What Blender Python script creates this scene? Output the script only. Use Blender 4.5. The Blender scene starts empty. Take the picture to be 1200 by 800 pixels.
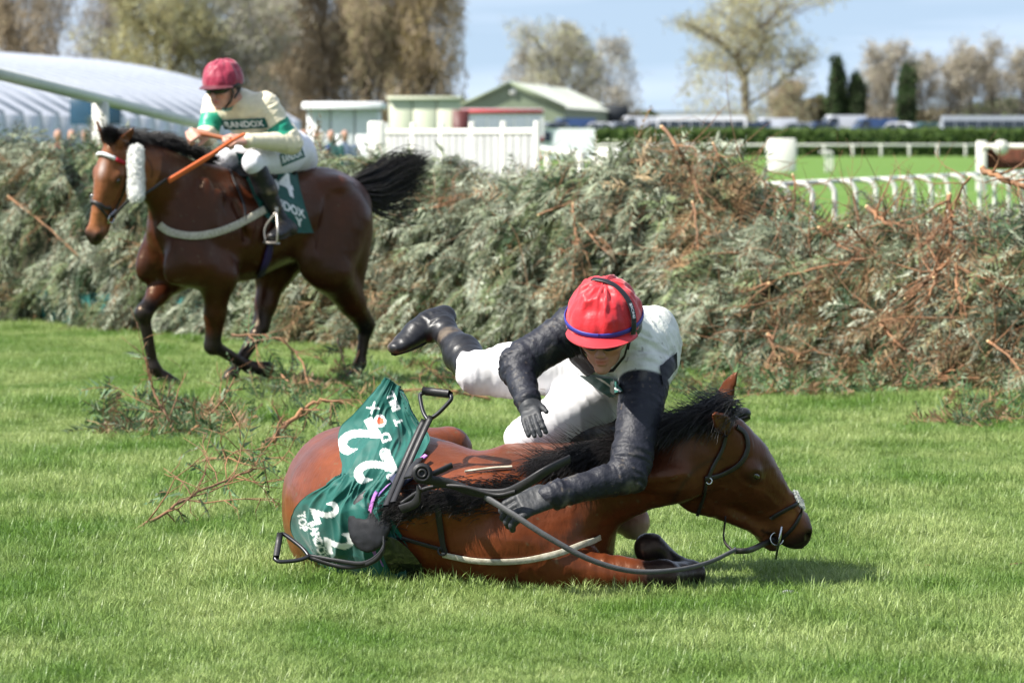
import bpy, math, random
import numpy as np
from mathutils import Vector, Matrix, noise as mnoise
from mathutils.bvhtree import BVHTree
random.seed(7); rng = np.random.default_rng(7)
sc = bpy.context.scene
C = sc.collection
R = math.radians
# ---------------------------------------------------------------- camera (real 180 mm lens, 1.53 m above the turf)
F, HX, HY, H = 6000.0, 600.0, 163.0, 1.53
cd = bpy.data.cameras.new('camera'); cam = bpy.data.objects.new('camera', cd); C.objects.link(cam)
sc.camera = cam
cam.location = (0, 0, H); cam.rotation_euler = (R(90), 0, 0)
cd.sensor_width = 36; cd.lens = 180; cd.shift_y = -(400 - HY) / 1200
cd.clip_start = 0.5; cd.clip_end = 6000
cd.dof.use_dof = True; cd.dof.focus_distance = 17.45; cd.dof.aperture_fstop = 8.5
# ---------------------------------------------------------------- world and sun
SUN_DIR = Vector((0.63, 0.25, -0.74)).normalized()      # the way the light travels
sun_el = math.asin(-SUN_DIR.z); sun_az = math.atan2(-SUN_DIR.x, -SUN_DIR.y)
w = bpy.data.worlds.new('World'); sc.world = w; w.use_nodes = True
wn = w.node_tree; wn.nodes.clear()
sky = wn.nodes.new('ShaderNodeTexSky'); sky.sky_type = 'NISHITA'; sky.sun_disc = False
sky.sun_elevation = sun_el; sky.sun_rotation = sun_az
sky.air_density = 1.0; sky.dust_density = 0.8; sky.ozone_density = 2.2
tc = wn.nodes.new('ShaderNodeTexCoord')
mp = wn.nodes.new('ShaderNodeMapping'); mp.inputs['Location'].default_value = (0, 0, 0.13); mp.inputs['Scale'].default_value = (1, 1, 0.87)
wn.links.new(tc.outputs['Generated'], mp.inputs['Vector']); wn.links.new(mp.outputs['Vector'], sky.inputs['Vector'])
mp2 = wn.nodes.new('ShaderNodeMapping'); mp2.inputs['Scale'].default_value = (7, 7, 70); mp2.inputs['Location'].default_value = (0.3, 0, 0.55)
nz = wn.nodes.new('ShaderNodeTexNoise'); nz.inputs['Scale'].default_value = 1.0; nz.inputs['Detail'].default_value = 5
cr = wn.nodes.new('ShaderNodeValToRGB'); cr.color_ramp.elements[0].position = 0.42; cr.color_ramp.elements[1].position = 0.72
cr.color_ramp.elements[0].color = (.22, .22, .22, 1); cr.color_ramp.elements[1].color = (0.75, 0.75, 0.75, 1)
mx = wn.nodes.new('ShaderNodeMixRGB'); mx.inputs['Color2'].default_value = (7.6, 8.4, 9.8, 1)
wn.links.new(tc.outputs['Generated'], mp2.inputs['Vector']); wn.links.new(mp2.outputs['Vector'], nz.inputs['Vector'])
wn.links.new(nz.outputs['Fac'], cr.inputs['Fac']); wn.links.new(cr.outputs['Color'], mx.inputs['Fac']); wn.links.new(sky.outputs['Color'], mx.inputs['Color1'])
bg = wn.nodes.new('ShaderNodeBackground'); bg.inputs['Strength'].default_value = 0.070
wo = wn.nodes.new('ShaderNodeOutputWorld')
wn.links.new(mx.outputs['Color'], bg.inputs['Color']); wn.links.new(bg.outputs['Background'], wo.inputs['Surface'])
sl = bpy.data.lights.new('sun', 'SUN'); sl.energy = 5.0; sl.angle = R(0.53); sl.color = (1.0, 0.955, 0.88)
so = bpy.data.objects.new('sun', sl); C.objects.link(so); so.location = (-20, 10, 30)
so.rotation_euler = SUN_DIR.to_track_quat('-Z', 'Y').to_euler()
sc.view_settings.view_transform = 'Standard'; sc.view_settings.look = 'None'; sc.view_settings.exposure = 1.08; sc.view_settings.gamma = 1
sc.cycles.use_denoising = True
try: sc.cycles.denoiser = 'OPENIMAGEDENOISE'
except Exception: pass
sc.cycles.max_bounces = 6; sc.cycles.transparent_max_bounces = 8

# ---------------------------------------------------------------- helpers
def P(px, py, d):
    return Vector(((px - HX) * d / F, d, H - (py - HY) * d / F))
def nrm(v):
    v = np.asarray(v, float); return v / (np.linalg.norm(v) + 1e-12)
ORG = {}
def tag(o, label=None, cat=None, group=None, kind=None):
    if label: o['label'] = label
    if cat: o['category'] = cat
    if group: o['group'] = group
    if kind: o['kind'] = kind
    return o
def empty(name, loc, label=None, cat=None, group=None):
    o = bpy.data.objects.new(name, None); C.objects.link(o); o.location = loc; o.empty_display_size = 0.2
    ORG[o.name] = np.array(loc, float)
    return tag(o, label, cat, group)
def mk(name, v, f, m, parent=None, smooth=True, col=None, org=None, mi=None):
    """one mesh object from world-space vertices; f is an int array (n,3)/(n,4) or a list of such arrays"""
    v = np.asarray(v, float).reshape(-1, 3)
    if parent is not None: org = ORG[parent.name]
    elif org is None: org = np.array([(v[:, 0].min() + v[:, 0].max()) / 2, (v[:, 1].min() + v[:, 1].max()) / 2, v[:, 2].min()])
    org = np.array(org, float)
    me = bpy.data.meshes.new(name)
    fl = f if isinstance(f, list) else [f]
    fl = [np.asarray(a, dtype=np.int32) for a in fl if len(a)]
    loops = np.concatenate([a.ravel() for a in fl]) if fl else np.zeros(0, np.int32)
    tot = np.concatenate([np.full(len(a), a.shape[1], np.int32) for a in fl]) if fl else np.zeros(0, np.int32)
    st = np.concatenate([[0], np.cumsum(tot)[:-1]]).astype(np.int32) if len(tot) else tot
    me.vertices.add(len(v)); me.vertices.foreach_set('co', (v - org).ravel().astype(np.float32))
    me.loops.add(len(loops)); me.loops.foreach_set('vertex_index', loops)
    me.polygons.add(len(tot)); me.polygons.foreach_set('loop_start', st); me.polygons.foreach_set('loop_total', tot)
    me.polygons.foreach_set('use_smooth', np.full(len(tot), smooth))
    ms = m if isinstance(m, (list, tuple)) else [m]
    for q in ms: me.materials.append(q)
    if mi is not None: me.polygons.foreach_set('material_index', np.asarray(mi, np.int32))
    me.update(calc_edges=True)
    if col is not None:
        a = me.attributes.new('col', 'FLOAT_COLOR', 'POINT')
        c4 = np.ones((len(v), 4), np.float32); c4[:, :3] = col; a.data.foreach_set('color', c4.ravel())
    o = bpy.data.objects.new(name, me); C.objects.link(o)
    if parent is not None: o.parent = parent; ORG[o.name] = org
    else: o.location = org; ORG[o.name] = org
    return o
def merge(parts):
    """list of (v, f) or (v,f,col) -> one, grouping triangles and quads"""
    vs, q, t, cs, off = [], [], [], [], 0
    for p in parts:
        v = np.asarray(p[0], float).reshape(-1, 3); vs.append(v)
        for a in (p[1] if isinstance(p[1], list) else [p[1]]):
            a = np.asarray(a, np.int64)
            if len(a) == 0: continue
            (q if a.shape[1] == 4 else t).append(a + off)
        if len(p) > 2: cs.append(np.broadcast_to(np.asarray(p[2], float), (len(v), 3)))
        off += len(v)
    f = []
    if q: f.append(np.concatenate(q))
    if t: f.append(np.concatenate(t))
    return (np.concatenate(vs), f, np.concatenate(cs)) if cs else (np.concatenate(vs), f)
def boxm(c, s, rz=0.0, ax=None):
    c = np.asarray(c, float); s = np.asarray(s, float) / 2
    v = np.array([[x, y, z] for x in (-1, 1) for y in (-1, 1) for z in (-1, 1)], float) * s
    if ax is not None: v = v @ np.array(ax, float)
    elif rz: cz, sz = math.cos(rz), math.sin(rz); v = v @ np.array([[cz, sz, 0], [-sz, cz, 0], [0, 0, 1]])
    return v + c, np.array([[0, 1, 3, 2], [4, 6, 7, 5], [0, 4, 5, 1], [2, 3, 7, 6], [0, 2, 6, 4], [1, 5, 7, 3]])
def bbox_(c, s, b=0.01, rz=0.0):
    """box with chamfered vertical and top edges"""
    c = np.asarray(c, float); sx, sy, sz = np.asarray(s, float) / 2; b = min(b, sx * .45, sy * .45, sz * .45)
    ring = [(-sx + b, -sy), (sx - b, -sy), (sx, -sy + b), (sx, sy - b), (sx - b, sy), (-sx + b, sy), (-sx, sy - b), (-sx, -sy + b)]
    v = [(x, y, z) for z in (-sz, sz - b) for x, y in ring] + [(x * (1 - b / sx), y * (1 - b / sy), sz) for x, y in ring]
    v = np.array(v)
    if rz: cz, sn = math.cos(rz), math.sin(rz); v = v @ np.array([[cz, sn, 0], [-sn, cz, 0], [0, 0, 1]])
    q = [[i + k * 8, (i + 1) % 8 + k * 8, (i + 1) % 8 + (k + 1) * 8, i + (k + 1) * 8] for k in range(2) for i in range(8)]
    t = [[16, 16 + i, 17 + i] for i in range(1, 7)]
    return v + c, [np.array(q), np.array(t)]
def crom(pts, n=6):
    """Catmull-Rom through rows of pts"""
    p = np.asarray(pts, float); 
    if len(p) < 3: 
        t = np.linspace(0, 1, n + 1)[:, None]; return p[0] * (1 - t) + p[-1] * t
    p = np.vstack([2 * p[0] - p[1], p, 2 * p[-1] - p[-2]]); out = []
    for i in range(1, len(p) - 2):
        for k in range(n):
            t = k / n
            out.append(0.5 * ((2 * p[i]) + (-p[i-1] + p[i+1]) * t + (2*p[i-1] - 5*p[i] + 4*p[i+1] - p[i+2]) * t*t + (-p[i-1] + 3*p[i] - 3*p[i+1] + p[i+2]) * t**3))
    out.append(p[-2]); return np.array(out)
def tube(pts, r, n=8, cap=True):
    p = np.asarray(pts, float); m = len(p); r = np.broadcast_to(np.asarray(r, float), (m,))
    t = np.gradient(p, axis=0); t /= np.linalg.norm(t, axis=1)[:, None] + 1e-12
    u = np.cross(t[0], [0.31, 0.17, 0.93]); u = nrm(u); vs = []
    a = np.arange(n) * 2 * np.pi / n
    for i in range(m):
        u = nrm(u - t[i] * np.dot(u, t[i])); w_ = np.cross(t[i], u)
        vs.append(p[i] + r[i] * (np.cos(a)[:, None] * u + np.sin(a)[:, None] * w_))
    v = np.concatenate(vs); i = np.arange(n); j = (i + 1) % n
    f = np.concatenate([np.stack([k*n + i, k*n + j, (k+1)*n + j, (k+1)*n + i], 1) for k in range(m - 1)])
    fl = [f]
    if cap:
        v = np.vstack([v, p[0], p[-1]]); c0, c1 = m * n, m * n + 1
        fl.append(np.concatenate([np.stack([j, i, np.full(n, c0)], 1), np.stack([(m-1)*n + i, (m-1)*n + j, np.full(n, c1)], 1)]))
    return v, fl
def strap(pts, side, wd, th=0.004):
    """flat band along pts; side = width direction per point (array) or one vector"""
    p = np.asarray(pts, float); m = len(p); t = np.gradient(p, axis=0); t /= np.linalg.norm(t, axis=1)[:, None] + 1e-12
    s = np.broadcast_to(np.asarray(side, float), (m, 3)); s = s - t * (s * t).sum(1)[:, None]; s = s / (np.linalg.norm(s, axis=1)[:, None] + 1e-12)
    nn = np.cross(t, s); wd = np.broadcast_to(np.asarray(wd, float), (m,))[:, None] / 2
    prof = [(-1, -.5), (-.8, .5), (.8, .5), (1, -.5), (.8, -1), (-.8, -1)]
    v = np.stack([p + s * wd * a + nn * th * b for a, b in prof], 1).reshape(-1, 3); n = len(prof); i = np.arange(n); j = (i + 1) % n
    f = np.concatenate([np.stack([k*n + i, k*n + j, (k+1)*n + j, (k+1)*n + i], 1) for k in range(m - 1)])
    return v, [f, np.array([[0, 1, 2], [0, 2, 3], [0, 3, 4], [0, 4, 5]]) ]
def grid_faces(nu, nv):
    i, j = np.meshgrid(np.arange(nu - 1), np.arange(nv - 1), indexing='ij'); a = (i * nv + j).ravel()
    return np.stack([a, a + 1, a + nv + 1, a + nv], 1)
# vectorised value noise
_perm = np.random.default_rng(3).random(4096).astype(np.float32)
def vnoise(p, seed=0):
    p = np.asarray(p, float); i = np.floor(p).astype(np.int64); f = p - i; f = f * f * (3 - 2 * f)
    def hsh(a, b, c): return _perm[(a * 7919 + b * 104729 + c * 1299709 + seed * 613) & 4095]
    x, y, z = i[..., 0], i[..., 1], i[..., 2]; fx, fy, fz = f[..., 0], f[..., 1], f[..., 2]; r = 0
    for dx in (0, 1):
        for dy in (0, 1):
            for dz in (0, 1):
                r = r + hsh(x+dx, y+dy, z+dz) * (fx if dx else 1-fx) * (fy if dy else 1-fy) * (fz if dz else 1-fz)
    return r * 2 - 1
def fbm(p, o=4, seed=0):
    r = 0; a = 1.0
    for k in range(o): r = r + a * vnoise(np.asarray(p) * 2**k + 17.3 * k, seed + k); a *= .5
    return r / 1.9
def sstep(a, b, x): t = np.clip((x - a) / (b - a), 0, 1); return t * t * (3 - 2 * t)

# ---------------------------------------------------------------- signed distance modelling
class Sdf:
    def __init__(s, lo, hi, h):
        s.h = h; s.lo = np.asarray(lo, float); n = np.ceil((np.asarray(hi, float) - s.lo) / h).astype(int) + 1
        s.ax = [(s.lo[i] + h * np.arange(n[i])).astype(np.float32) for i in range(3)]; s.n = n
        s.f = np.full(n, 0.5, np.float32)
    def sl(s, lo, hi):
        a = np.clip(np.floor((np.asarray(lo) - s.lo) / s.h).astype(int), 0, s.n - 1); b = np.clip(np.ceil((np.asarray(hi) - s.lo) / s.h).astype(int) + 1, 1, s.n)
        return tuple(slice(a[i], b[i]) for i in range(3))
    def xyz(s, q, c):
        return (s.ax[0][q[0]] - np.float32(c[0]))[:, None, None], (s.ax[1][q[1]] - np.float32(c[1]))[None, :, None], (s.ax[2][q[2]] - np.float32(c[2]))[None, None, :]
    def join(s, q, d, k):
        a = s.f[q]
        if a.size == 0: return
        if k > 0:
            hh = np.maximum(k - np.abs(a - d), 0) / k; s.f[q] = np.minimum(a, d) - hh * hh * (k * .25)
        else: s.f[q] = np.minimum(a, d)
    def cut(s, q, d, k):
        a = s.f[q]; b = -d
        hh = np.maximum(k - np.abs(a - b), 0) / k; s.f[q] = np.maximum(a, b) + hh * hh * (k * .25)
    def cone(s, a, b, ra, rb=None, k=0.02, cut=False):
        a = np.asarray(a, float); b = np.asarray(b, float); rb = ra if rb is None else rb; m = max(ra, rb) + k + 2 * s.h
        q = s.sl(np.minimum(a, b) - m, np.maximum(a, b) + m); x, y, z = s.xyz(q, a); d = b - a; L2 = max(float(d @ d), 1e-9)
        t = np.clip((x * d[0] + y * d[1] + z * d[2]) / L2, 0, 1).astype(np.float32)
        r = np.sqrt((x - t * d[0])**2 + (y - t * d[1])**2 + (z - t * d[2])**2) - (ra + (rb - ra) * t)
        (s.cut if cut else s.join)(q, r, k)
    def ell(s, c, r, ax=None, k=0.02, cut=False):
        r = np.asarray(r, float); A = np.eye(3) if ax is None else np.array([nrm(v) for v in ax]); m = r.max() + k + 2 * s.h
        q = s.sl(np.asarray(c) - m, np.asarray(c) + m); x, y, z = s.xyz(q, c)
        u = [(x * A[i, 0] + y * A[i, 1] + z * A[i, 2]) / r[i] for i in range(3)]
        k0 = np.sqrt(u[0]**2 + u[1]**2 + u[2]**2); k1 = np.sqrt((u[0]/r[0])**2 + (u[1]/r[1])**2 + (u[2]/r[2])**2) + 1e-6
        (s.cut if cut else s.join)(q, k0 * (k0 - 1) / k1, k)
    def loft(s, st, n=4, k=0.03, cut=False):
        """st rows: px py pz  hw hh  sx sy sz  (hw along side vector s, hh across it)"""
        p = crom(np.asarray(st, float), n); m = p[:, 3:5].max() + k + 2 * s.h
        q = s.sl(p[:, :3].min(0) - m, p[:, :3].max(0) + m); g = None
        shp = s.f[q].shape; g = np.full(shp, 0.5, np.float32); base = [q[i].start for i in range(3)]
        for a, b in zip(p[:-1], p[1:]):
            mm = max(a[3:5].max(), b[3:5].max()) + k + 2 * s.h
            qq = s.sl(np.minimum(a[:3], b[:3]) - mm, np.maximum(a[:3], b[:3]) + mm); x, y, z = s.xyz(qq, a[:3])
            d = b[:3] - a[:3]; L = np.linalg.norm(d) + 1e-9; w_ = d / L; e1 = nrm(a[5:8] + b[5:8]); e1 = nrm(e1 - w_ * (e1 @ w_)); e2 = np.cross(w_, e1)
            al = x * w_[0] + y * w_[1] + z * w_[2]; t = np.clip(al / L, 0, 1)
            ru = np.maximum(a[3] + (b[3] - a[3]) * t, .002); rv = np.maximum(a[4] + (b[4] - a[4]) * t, .002); rm = np.minimum(ru, rv)
            u = (x * e1[0] + y * e1[1] + z * e1[2]) / ru; v = (x * e2[0] + y * e2[1] + z * e2[2]) / rv; aw = (al - t * L) / rm
            k0 = np.sqrt(u*u + v*v + aw*aw); k1 = np.sqrt((u/ru)**2 + (v/rv)**2 + (aw/rm)**2) + 1e-6
            dd = k0 * (k0 - 1) / k1
            r2 = tuple(slice(qq[i].start - base[i], qq[i].stop - base[i]) for i in range(3)); g[r2] = np.minimum(g[r2], dd)
        (s.cut if cut else s.join)(q, g, max(k, .006) if cut else k)
    def mesh(s, relax=1):
        f = s.f; ins = f < 0; n = np.array(f.shape)
        cnt = np.zeros(n - 1, np.int8)
        for a in (0, 1):
            for b in (0, 1):
                for c in (0, 1): cnt += ins[a:n[0]-1+a, b:n[1]-1+b, c:n[2]-1+c]
        act = np.argwhere((cnt > 0) & (cnt < 8)); idx = np.full(n - 1, -1, np.int64); idx[tuple(act.T)] = np.arange(len(act))
        cs = [(a, b, c) for a in (0, 1) for b in (0, 1) for c in (0, 1)]; fv = {c: f[act[:, 0]+c[0], act[:, 1]+c[1], act[:, 2]+c[2]] for c in cs}
        acc = np.zeros((len(act), 3)); nn = np.zeros(len(act))
        for c in cs:
            for ax in range(3):
                if c[ax] == 0:
                    e = list(c); e[ax] = 1; e = tuple(e); A, B = fv[c], fv[e]; m = (A < 0) != (B < 0)
                    t = np.where(m, A / np.where(m, A - B, 1), 0); pt = np.tile(np.array(c, float), (len(act), 1)); pt[:, ax] = t; acc[m] += pt[m]; nn += m
        v = s.lo + (act + acc / nn[:, None]) * s.h; F_ = []
        for ax in range(3):
            o1, o2 = (ax + 1) % 3, (ax + 2) % 3
            sA = [slice(None)] * 3; sB = [slice(None)] * 3; sA[ax] = slice(0, -1); sB[ax] = slice(1, None)
            ia, ib = ins[tuple(sA)], ins[tuple(sB)]; e = np.argwhere(ia != ib); e = e[(e[:, o1] > 0) & (e[:, o2] > 0) & (e[:, o1] < n[o1]-1) & (e[:, o2] < n[o2]-1)]
            if not len(e): continue
            c0 = e.copy(); c1 = e.copy(); c1[:, o1] -= 1; c2 = c1.copy(); c2[:, o2] -= 1; c3 = e.copy(); c3[:, o2] -= 1
            q = np.stack([idx[tuple(c.T)] for c in (c0, c1, c2, c3)], 1); fl = ia[tuple(e.T)]
            q[~fl] = q[~fl][:, ::-1]; F_.append(q)
        q = np.concatenate(F_)
        for _ in range(relax): v = relax_(v, q, .5)
        return v, q
def relax_(v, q, lam=.5):
    acc = np.zeros_like(v); nn = np.zeros(len(v))
    for a, b in ((0, 1), (1, 2), (2, 3), (3, 0)):
        for c, d in ((a, b), (b, a)):
            for x in range(3): acc[:, x] += np.bincount(q[:, c], v[q[:, d], x], len(v))
            nn += np.bincount(q[:, c], minlength=len(v))
    return v + lam * (acc / np.maximum(nn, 1)[:, None] - v)
def vnormals(v, q):
    n = np.cross(v[q[:, 2]] - v[q[:, 0]], v[q[:, 3]] - v[q[:, 1]]); o = np.zeros_like(v)
    for c in range(4):
        for x in range(3): o[:, x] += np.bincount(q[:, c], n[:, x], len(v))
    return o / (np.linalg.norm(o, axis=1)[:, None] + 1e-12)
def segdist(v, a, b):
    a = np.asarray(a, float); b = np.asarray(b, float); d = b - a; t = np.clip((v - a) @ d / (d @ d), 0, 1)
    return np.linalg.norm(v - a - t[:, None] * d, axis=1), t
def creases(v, q, bones, amp=0.006, fa=26., fc=9., seed=0, joint=None):
    """cloth folds: noise stretched around each limb; bones = [(a,b)], stronger near the joints"""
    best = np.full(len(v), 9.); C3 = v * fc
    for a, b in bones:
        a = np.asarray(a, float); b = np.asarray(b, float); dd, t = segdist(v, a, b); w_ = nrm(b - a); m = dd < best
        al = (v - a) @ w_; C3[m] = (v * fc + (al * (fa - fc))[:, None] * w_)[m]; best = np.minimum(best, dd)
    n1 = 1 - np.abs(vnoise(C3, seed)) * 2; n2 = 1 - np.abs(vnoise(C3 * 1.9 + 5, seed + 9)) * 2
    A = np.full(len(v), 1.)
    if joint is not None:
        A = A * .45
        for j, rr in joint: A = np.maximum(A, 1.6 * np.exp(-(np.linalg.norm(v - np.asarray(j, float), axis=1) / rr)**2))
    return v + vnormals(v, q) * ((n1 * .65 + n2 * .35) * amp * A)[:, None]

# ---------------------------------------------------------------- materials
MATS = {}
def mat(name, col=(.5, .5, .5), rough=.6, spec=.4, metal=0, var=.12, vs=8., bump=0., bs=60., attr=False, coat=0., trans=0., sheen=0., col2=None, dist=0.002, bdet=4, aniso=None, transm=0, stint=None):
    if name in MATS: return MATS[name]
    m = bpy.data.materials.new(name); m.use_nodes = True; nt = m.node_tree; N = nt.nodes; L = nt.links; b = N['Principled BSDF']
    b.inputs['Roughness'].default_value = rough; b.inputs['Metallic'].default_value = metal; b.inputs['Specular IOR Level'].default_value = spec
    b.inputs['Coat Weight'].default_value = coat; b.inputs['Coat Roughness'].default_value = .15; b.inputs['Sheen Weight'].default_value = sheen
    if stint: b.inputs['Specular Tint'].default_value = (*stint, 1)
    if transm: b.inputs['Transmission Weight'].default_value = transm
    tcn = N.new('ShaderNodeNewGeometry') ; pos = tcn.outputs['Position']
    n1 = N.new('ShaderNodeTexNoise'); n1.inputs['Scale'].default_value = vs; n1.inputs['Detail'].default_value = 5; L.new(pos, n1.inputs['Vector'])
    mixn = N.new('ShaderNodeMixRGB'); mixn.blend_type = 'MIX'
    c2 = col2 if col2 is not None else tuple(c * .72 for c in col)
    ramp = N.new('ShaderNodeMapRange'); ramp.inputs['From Min'].default_value = .35; ramp.inputs['From Max'].default_value = .65
    L.new(n1.outputs['Fac'], ramp.inputs['Value'])
    if attr:
        at = N.new('ShaderNodeAttribute'); at.attribute_name = 'col'
        mixn.blend_type = 'MULTIPLY'; mixn.inputs['Fac'].default_value = 1; L.new(at.outputs['Color'], mixn.inputs['Color1'])
        g = N.new('ShaderNodeMapRange'); g.inputs['From Min'].default_value = .3; g.inputs['From Max'].default_value = .7; g.inputs['To Min'].default_value = 1 - var; g.inputs['To Max'].default_value = 1 + var
        L.new(n1.outputs['Fac'], g.inputs['Value']); L.new(g.outputs['Result'], mixn.inputs['Color2'])
    else:
        mixn.inputs['Color1'].default_value = (*col, 1); mixn.inputs['Color2'].default_value = (*c2, 1)
        if col2 is None:
            ramp.inputs['To Max'].default_value = min(1, var * 4)
        L.new(ramp.outputs['Result'], mixn.inputs['Fac'])
    L.new(mixn.outputs['Color'], b.inputs['Base Color'])
    if bump > 0:
        n2 = N.new('ShaderNodeTexNoise'); n2.inputs['Scale'].default_value = bs; n2.inputs['Detail'].default_value = bdet
        if aniso is not None:
            mpn = N.new('ShaderNodeMapping'); mpn.inputs['Scale'].default_value = aniso; L.new(pos, mpn.inputs['Vector']); L.new(mpn.outputs['Vector'], n2.inputs['Vector'])
        else: L.new(pos, n2.inputs['Vector'])
        bp = N.new('ShaderNodeBump'); bp.inputs['Strength'].default_value = bump; bp.inputs['Distance'].default_value = dist
        L.new(n2.outputs['Fac'], bp.inputs['Height']); L.new(bp.outputs['Normal'], b.inputs['Normal'])
    if trans > 0:
        tr = N.new('ShaderNodeBsdfTranslucent'); L.new(mixn.outputs['Color'], tr.inputs['Color']); ms = N.new('ShaderNodeMixShader'); ms.inputs[0].default_value = trans
        out = N['Material Output']; L.new(b.outputs[0], ms.inputs[1]); L.new(tr.outputs[0], ms.inputs[2]); L.new(ms.outputs[0], out.inputs['Surface'])
    MATS[name] = m; return m
# ---------------------------------------------------------------- horses
class Fr:
    """local frame: o origin, X towards muzzle / forward, Z dorsal, Y = left"""
    def __init__(s, o, X, Z, sc_=1.0, zs=1.0):
        s.zs = zs
        s.o = np.asarray(o, float); s.X = nrm(X); s.Z = nrm(np.asarray(Z, float) - s.X * np.dot(Z, s.X)); s.Y = np.cross(s.Z, s.X); s.s = sc_
        s.M = np.array([s.X, s.Y, s.Z])
    def __call__(s, x, y, z): return s.o + s.s * (x * s.X + y * s.Y + z * s.zs * s.Z)
    def inv(s, v): return (np.asarray(v) - s.o) @ s.M.T / s.s / np.array([1, 1, s.zs])
def head_sdf(S, fr, ears=((-.03, .02, .17), (-.03, -.02, .17)), mouth=0.0):
    k = fr.s; M = fr.M
    def E(c, r, kk=.03, cut=False, ax=None): S.ell(fr(*c), np.array(r) * k, M if ax is None else ax, kk * k, cut)
    def Cn(a, b, ra, rb, kk=.03, cut=False): S.cone(fr(*a), fr(*b), ra * k, rb * k, kk * k, cut)
    S.loft([[*fr(x, 0, z), hw * k, hh * k * fr.zs, *fr.Y] for x, z, hw, hh in (
        (-.02, -.075, .06, .085), (.05, -.085, .082, .112), (.13, -.10, .092, .122), (.20, -.105, .094, .118), (.28, -.108, .080, .100),
        (.36, -.112, .062, .082), (.43, -.120, .052, .070), (.49, -.128, .052, .064), (.545, -.135, .054, .060), (.585, -.145, .044, .045))], 4, .02 * k)
    for sg in (-1, 1):
        E((.130, sg * .052, -.188), (.122, .036, .114 * fr.zs), .03)          # jowl
        Cn((.17, sg * .045, -.255), (.44, sg * .022, -.200), .034, .026, .03)  # jaw bar
        E((.195, sg * .083, -.058), (.045, .024, .030), .025)          # orbit
        Cn((.22, sg * .078, -.098), (.38, sg * .048, -.10), .014, .008, .022)   # facial crest
        E((.562, sg * .036, -.112), (.040, .026, .034), .02)           # nostril wing
        E((.582, sg * .052, -.108), (.020, .020, .014), .008, True, (nrm(fr.X - fr.Z * .9), fr.Y, nrm(fr.X * .9 + fr.Z)))
        E((.215, sg * .106, -.052), (.022, .014, .013), .008, True)    # eye hollow
    E((.55, 0, -.172), (.045, .038, .026), .02)                          # upper lip
    E((.525, 0, -.205 - mouth), (.045, .034, .022), .016)                # lower lip and chin
    E((.47, 0, -.205 - mouth * .5), (.05, .030, .022), .03)
    Cn((.505, .055, -.182), (.505, -.055, -.182), .0, .0, 0) if False else None
    for sg, tv in zip((1, -1), ears):
        b = fr(-.005, sg * .052, -.005); t = fr(-.005 + tv[0], sg * .055 + tv[1], tv[2]); bow = nrm(fr.Y * sg) * .012 * k; m_ = b * .48 + t * .52 + bow
        ea = nrm(t - b); face = nrm(fr.X * .8 + fr.Z * .4 + fr.Y * sg * .5); face = nrm(face - ea * (face @ ea)); side = np.cross(ea, face)
        S.loft([[*b, .030 * k, .028 * k, *side], [*(b * .55 + m_ * .45), .037 * k, .022 * k, *side], [*m_, .032 * k, .015 * k, *side], [*(m_ * .4 + t * .6), .018 * k, .009 * k, *side], [*t, .004 * k, .004 * k, *side]], 5, .02 * k)
        S.loft([[*(b * .45 + m_ * .55 + face * .022 * k), .016 * k, .012 * k, *side], [*(m_ + face * .015 * k), .018 * k, .010 * k, *side], [*(m_ * .5 + t * .5 + face * .009 * k), .009 * k, .007 * k, *side]], 4, 0, cut=True)
def leg(S, pts, rad, k=.03, joints=()):
    for (a, b), (ra, rb) in zip(zip(pts[:-1], pts[1:]), rad): S.cone(a, b, ra, rb, k)
    for c, r in joints: S.cone(c, c + np.array([0, 0, .001]), r, r, k)
def hoofm(S, fet, tip, down, k=.015):
    """pastern and hoof: fetlock -> coronet -> toe"""
    cor = fet * .45 + tip * .55; S.cone(fet, cor, .034, .034, .02)
    d = nrm(tip - fet); S.cone(cor, tip, .042, .054, .012)
COAT_HI = np.array((.145, .036, .012)); COAT_MID = np.array((.085, .021, .008)); COAT_DK = np.array((.022, .012, .009)); BLACK = np.array((.010, .009, .009))
def mixc(c, t, d): return c * (1 - t[:, None]) + np.asarray(d) * t[:, None]
def head_col(v, c, fr, muzzle=True, dark=.5):
    l = fr.inv(v); inh = sstep(-.10, .02, l[:, 0]) * (np.abs(l[:, 1]) < .2) * (l[:, 2] > -.36) * (l[:, 2] < .25) * (l[:, 0] < .7)
    mz = sstep(.50, .565, l[:, 0] - .25 * (l[:, 2] + .13)) * inh; c = mixc(c, mz * .92, (.022, .017, .016))
    tan = np.exp(-((l[:, 0] - .47) / .06)**2) * inh; c = mixc(c, tan * .55, (.33, .13, .05))
    eye = np.exp(-(((l[:, 0] - .21) / .035)**2 + ((l[:, 2] + .055) / .028)**2)) * inh; c = mixc(c, eye * .85, (.02, .012, .01))
    nos = np.exp(-(((l[:, 0] - .585) / .022)**2 + ((l[:, 2] + .108) / .02)**2)) * inh; c = mixc(c, np.clip(nos * 1.3, 0, 1), (.006, .004, .004))
    ear = sstep(.07, .16, l[:, 2]) * (np.abs(l[:, 0]) < .15) * inh; c = mixc(c, ear * .6, BLACK)
    jw = np.hypot(l[:, 0] - .13, (l[:, 2] + .188) * 1.02); cre = np.exp(-((jw - .128) / .008)**2) * (l[:, 0] < .12) * (l[:, 2] > -.36) * (l[:, 2] < -.08) * (np.abs(l[:, 1]) < .2); c = mixc(c, cre * .75, COAT_DK)  # cre: dark line painted for the shade of a jowl groove
    mouthl = np.exp(-((l[:, 2] + .187 + (.56 - l[:, 0]) * .05) / .006)**2) * (l[:, 0] > .43) * inh; c = mixc(c, mouthl * .9, (.01, .006, .006))
    return c
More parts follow.
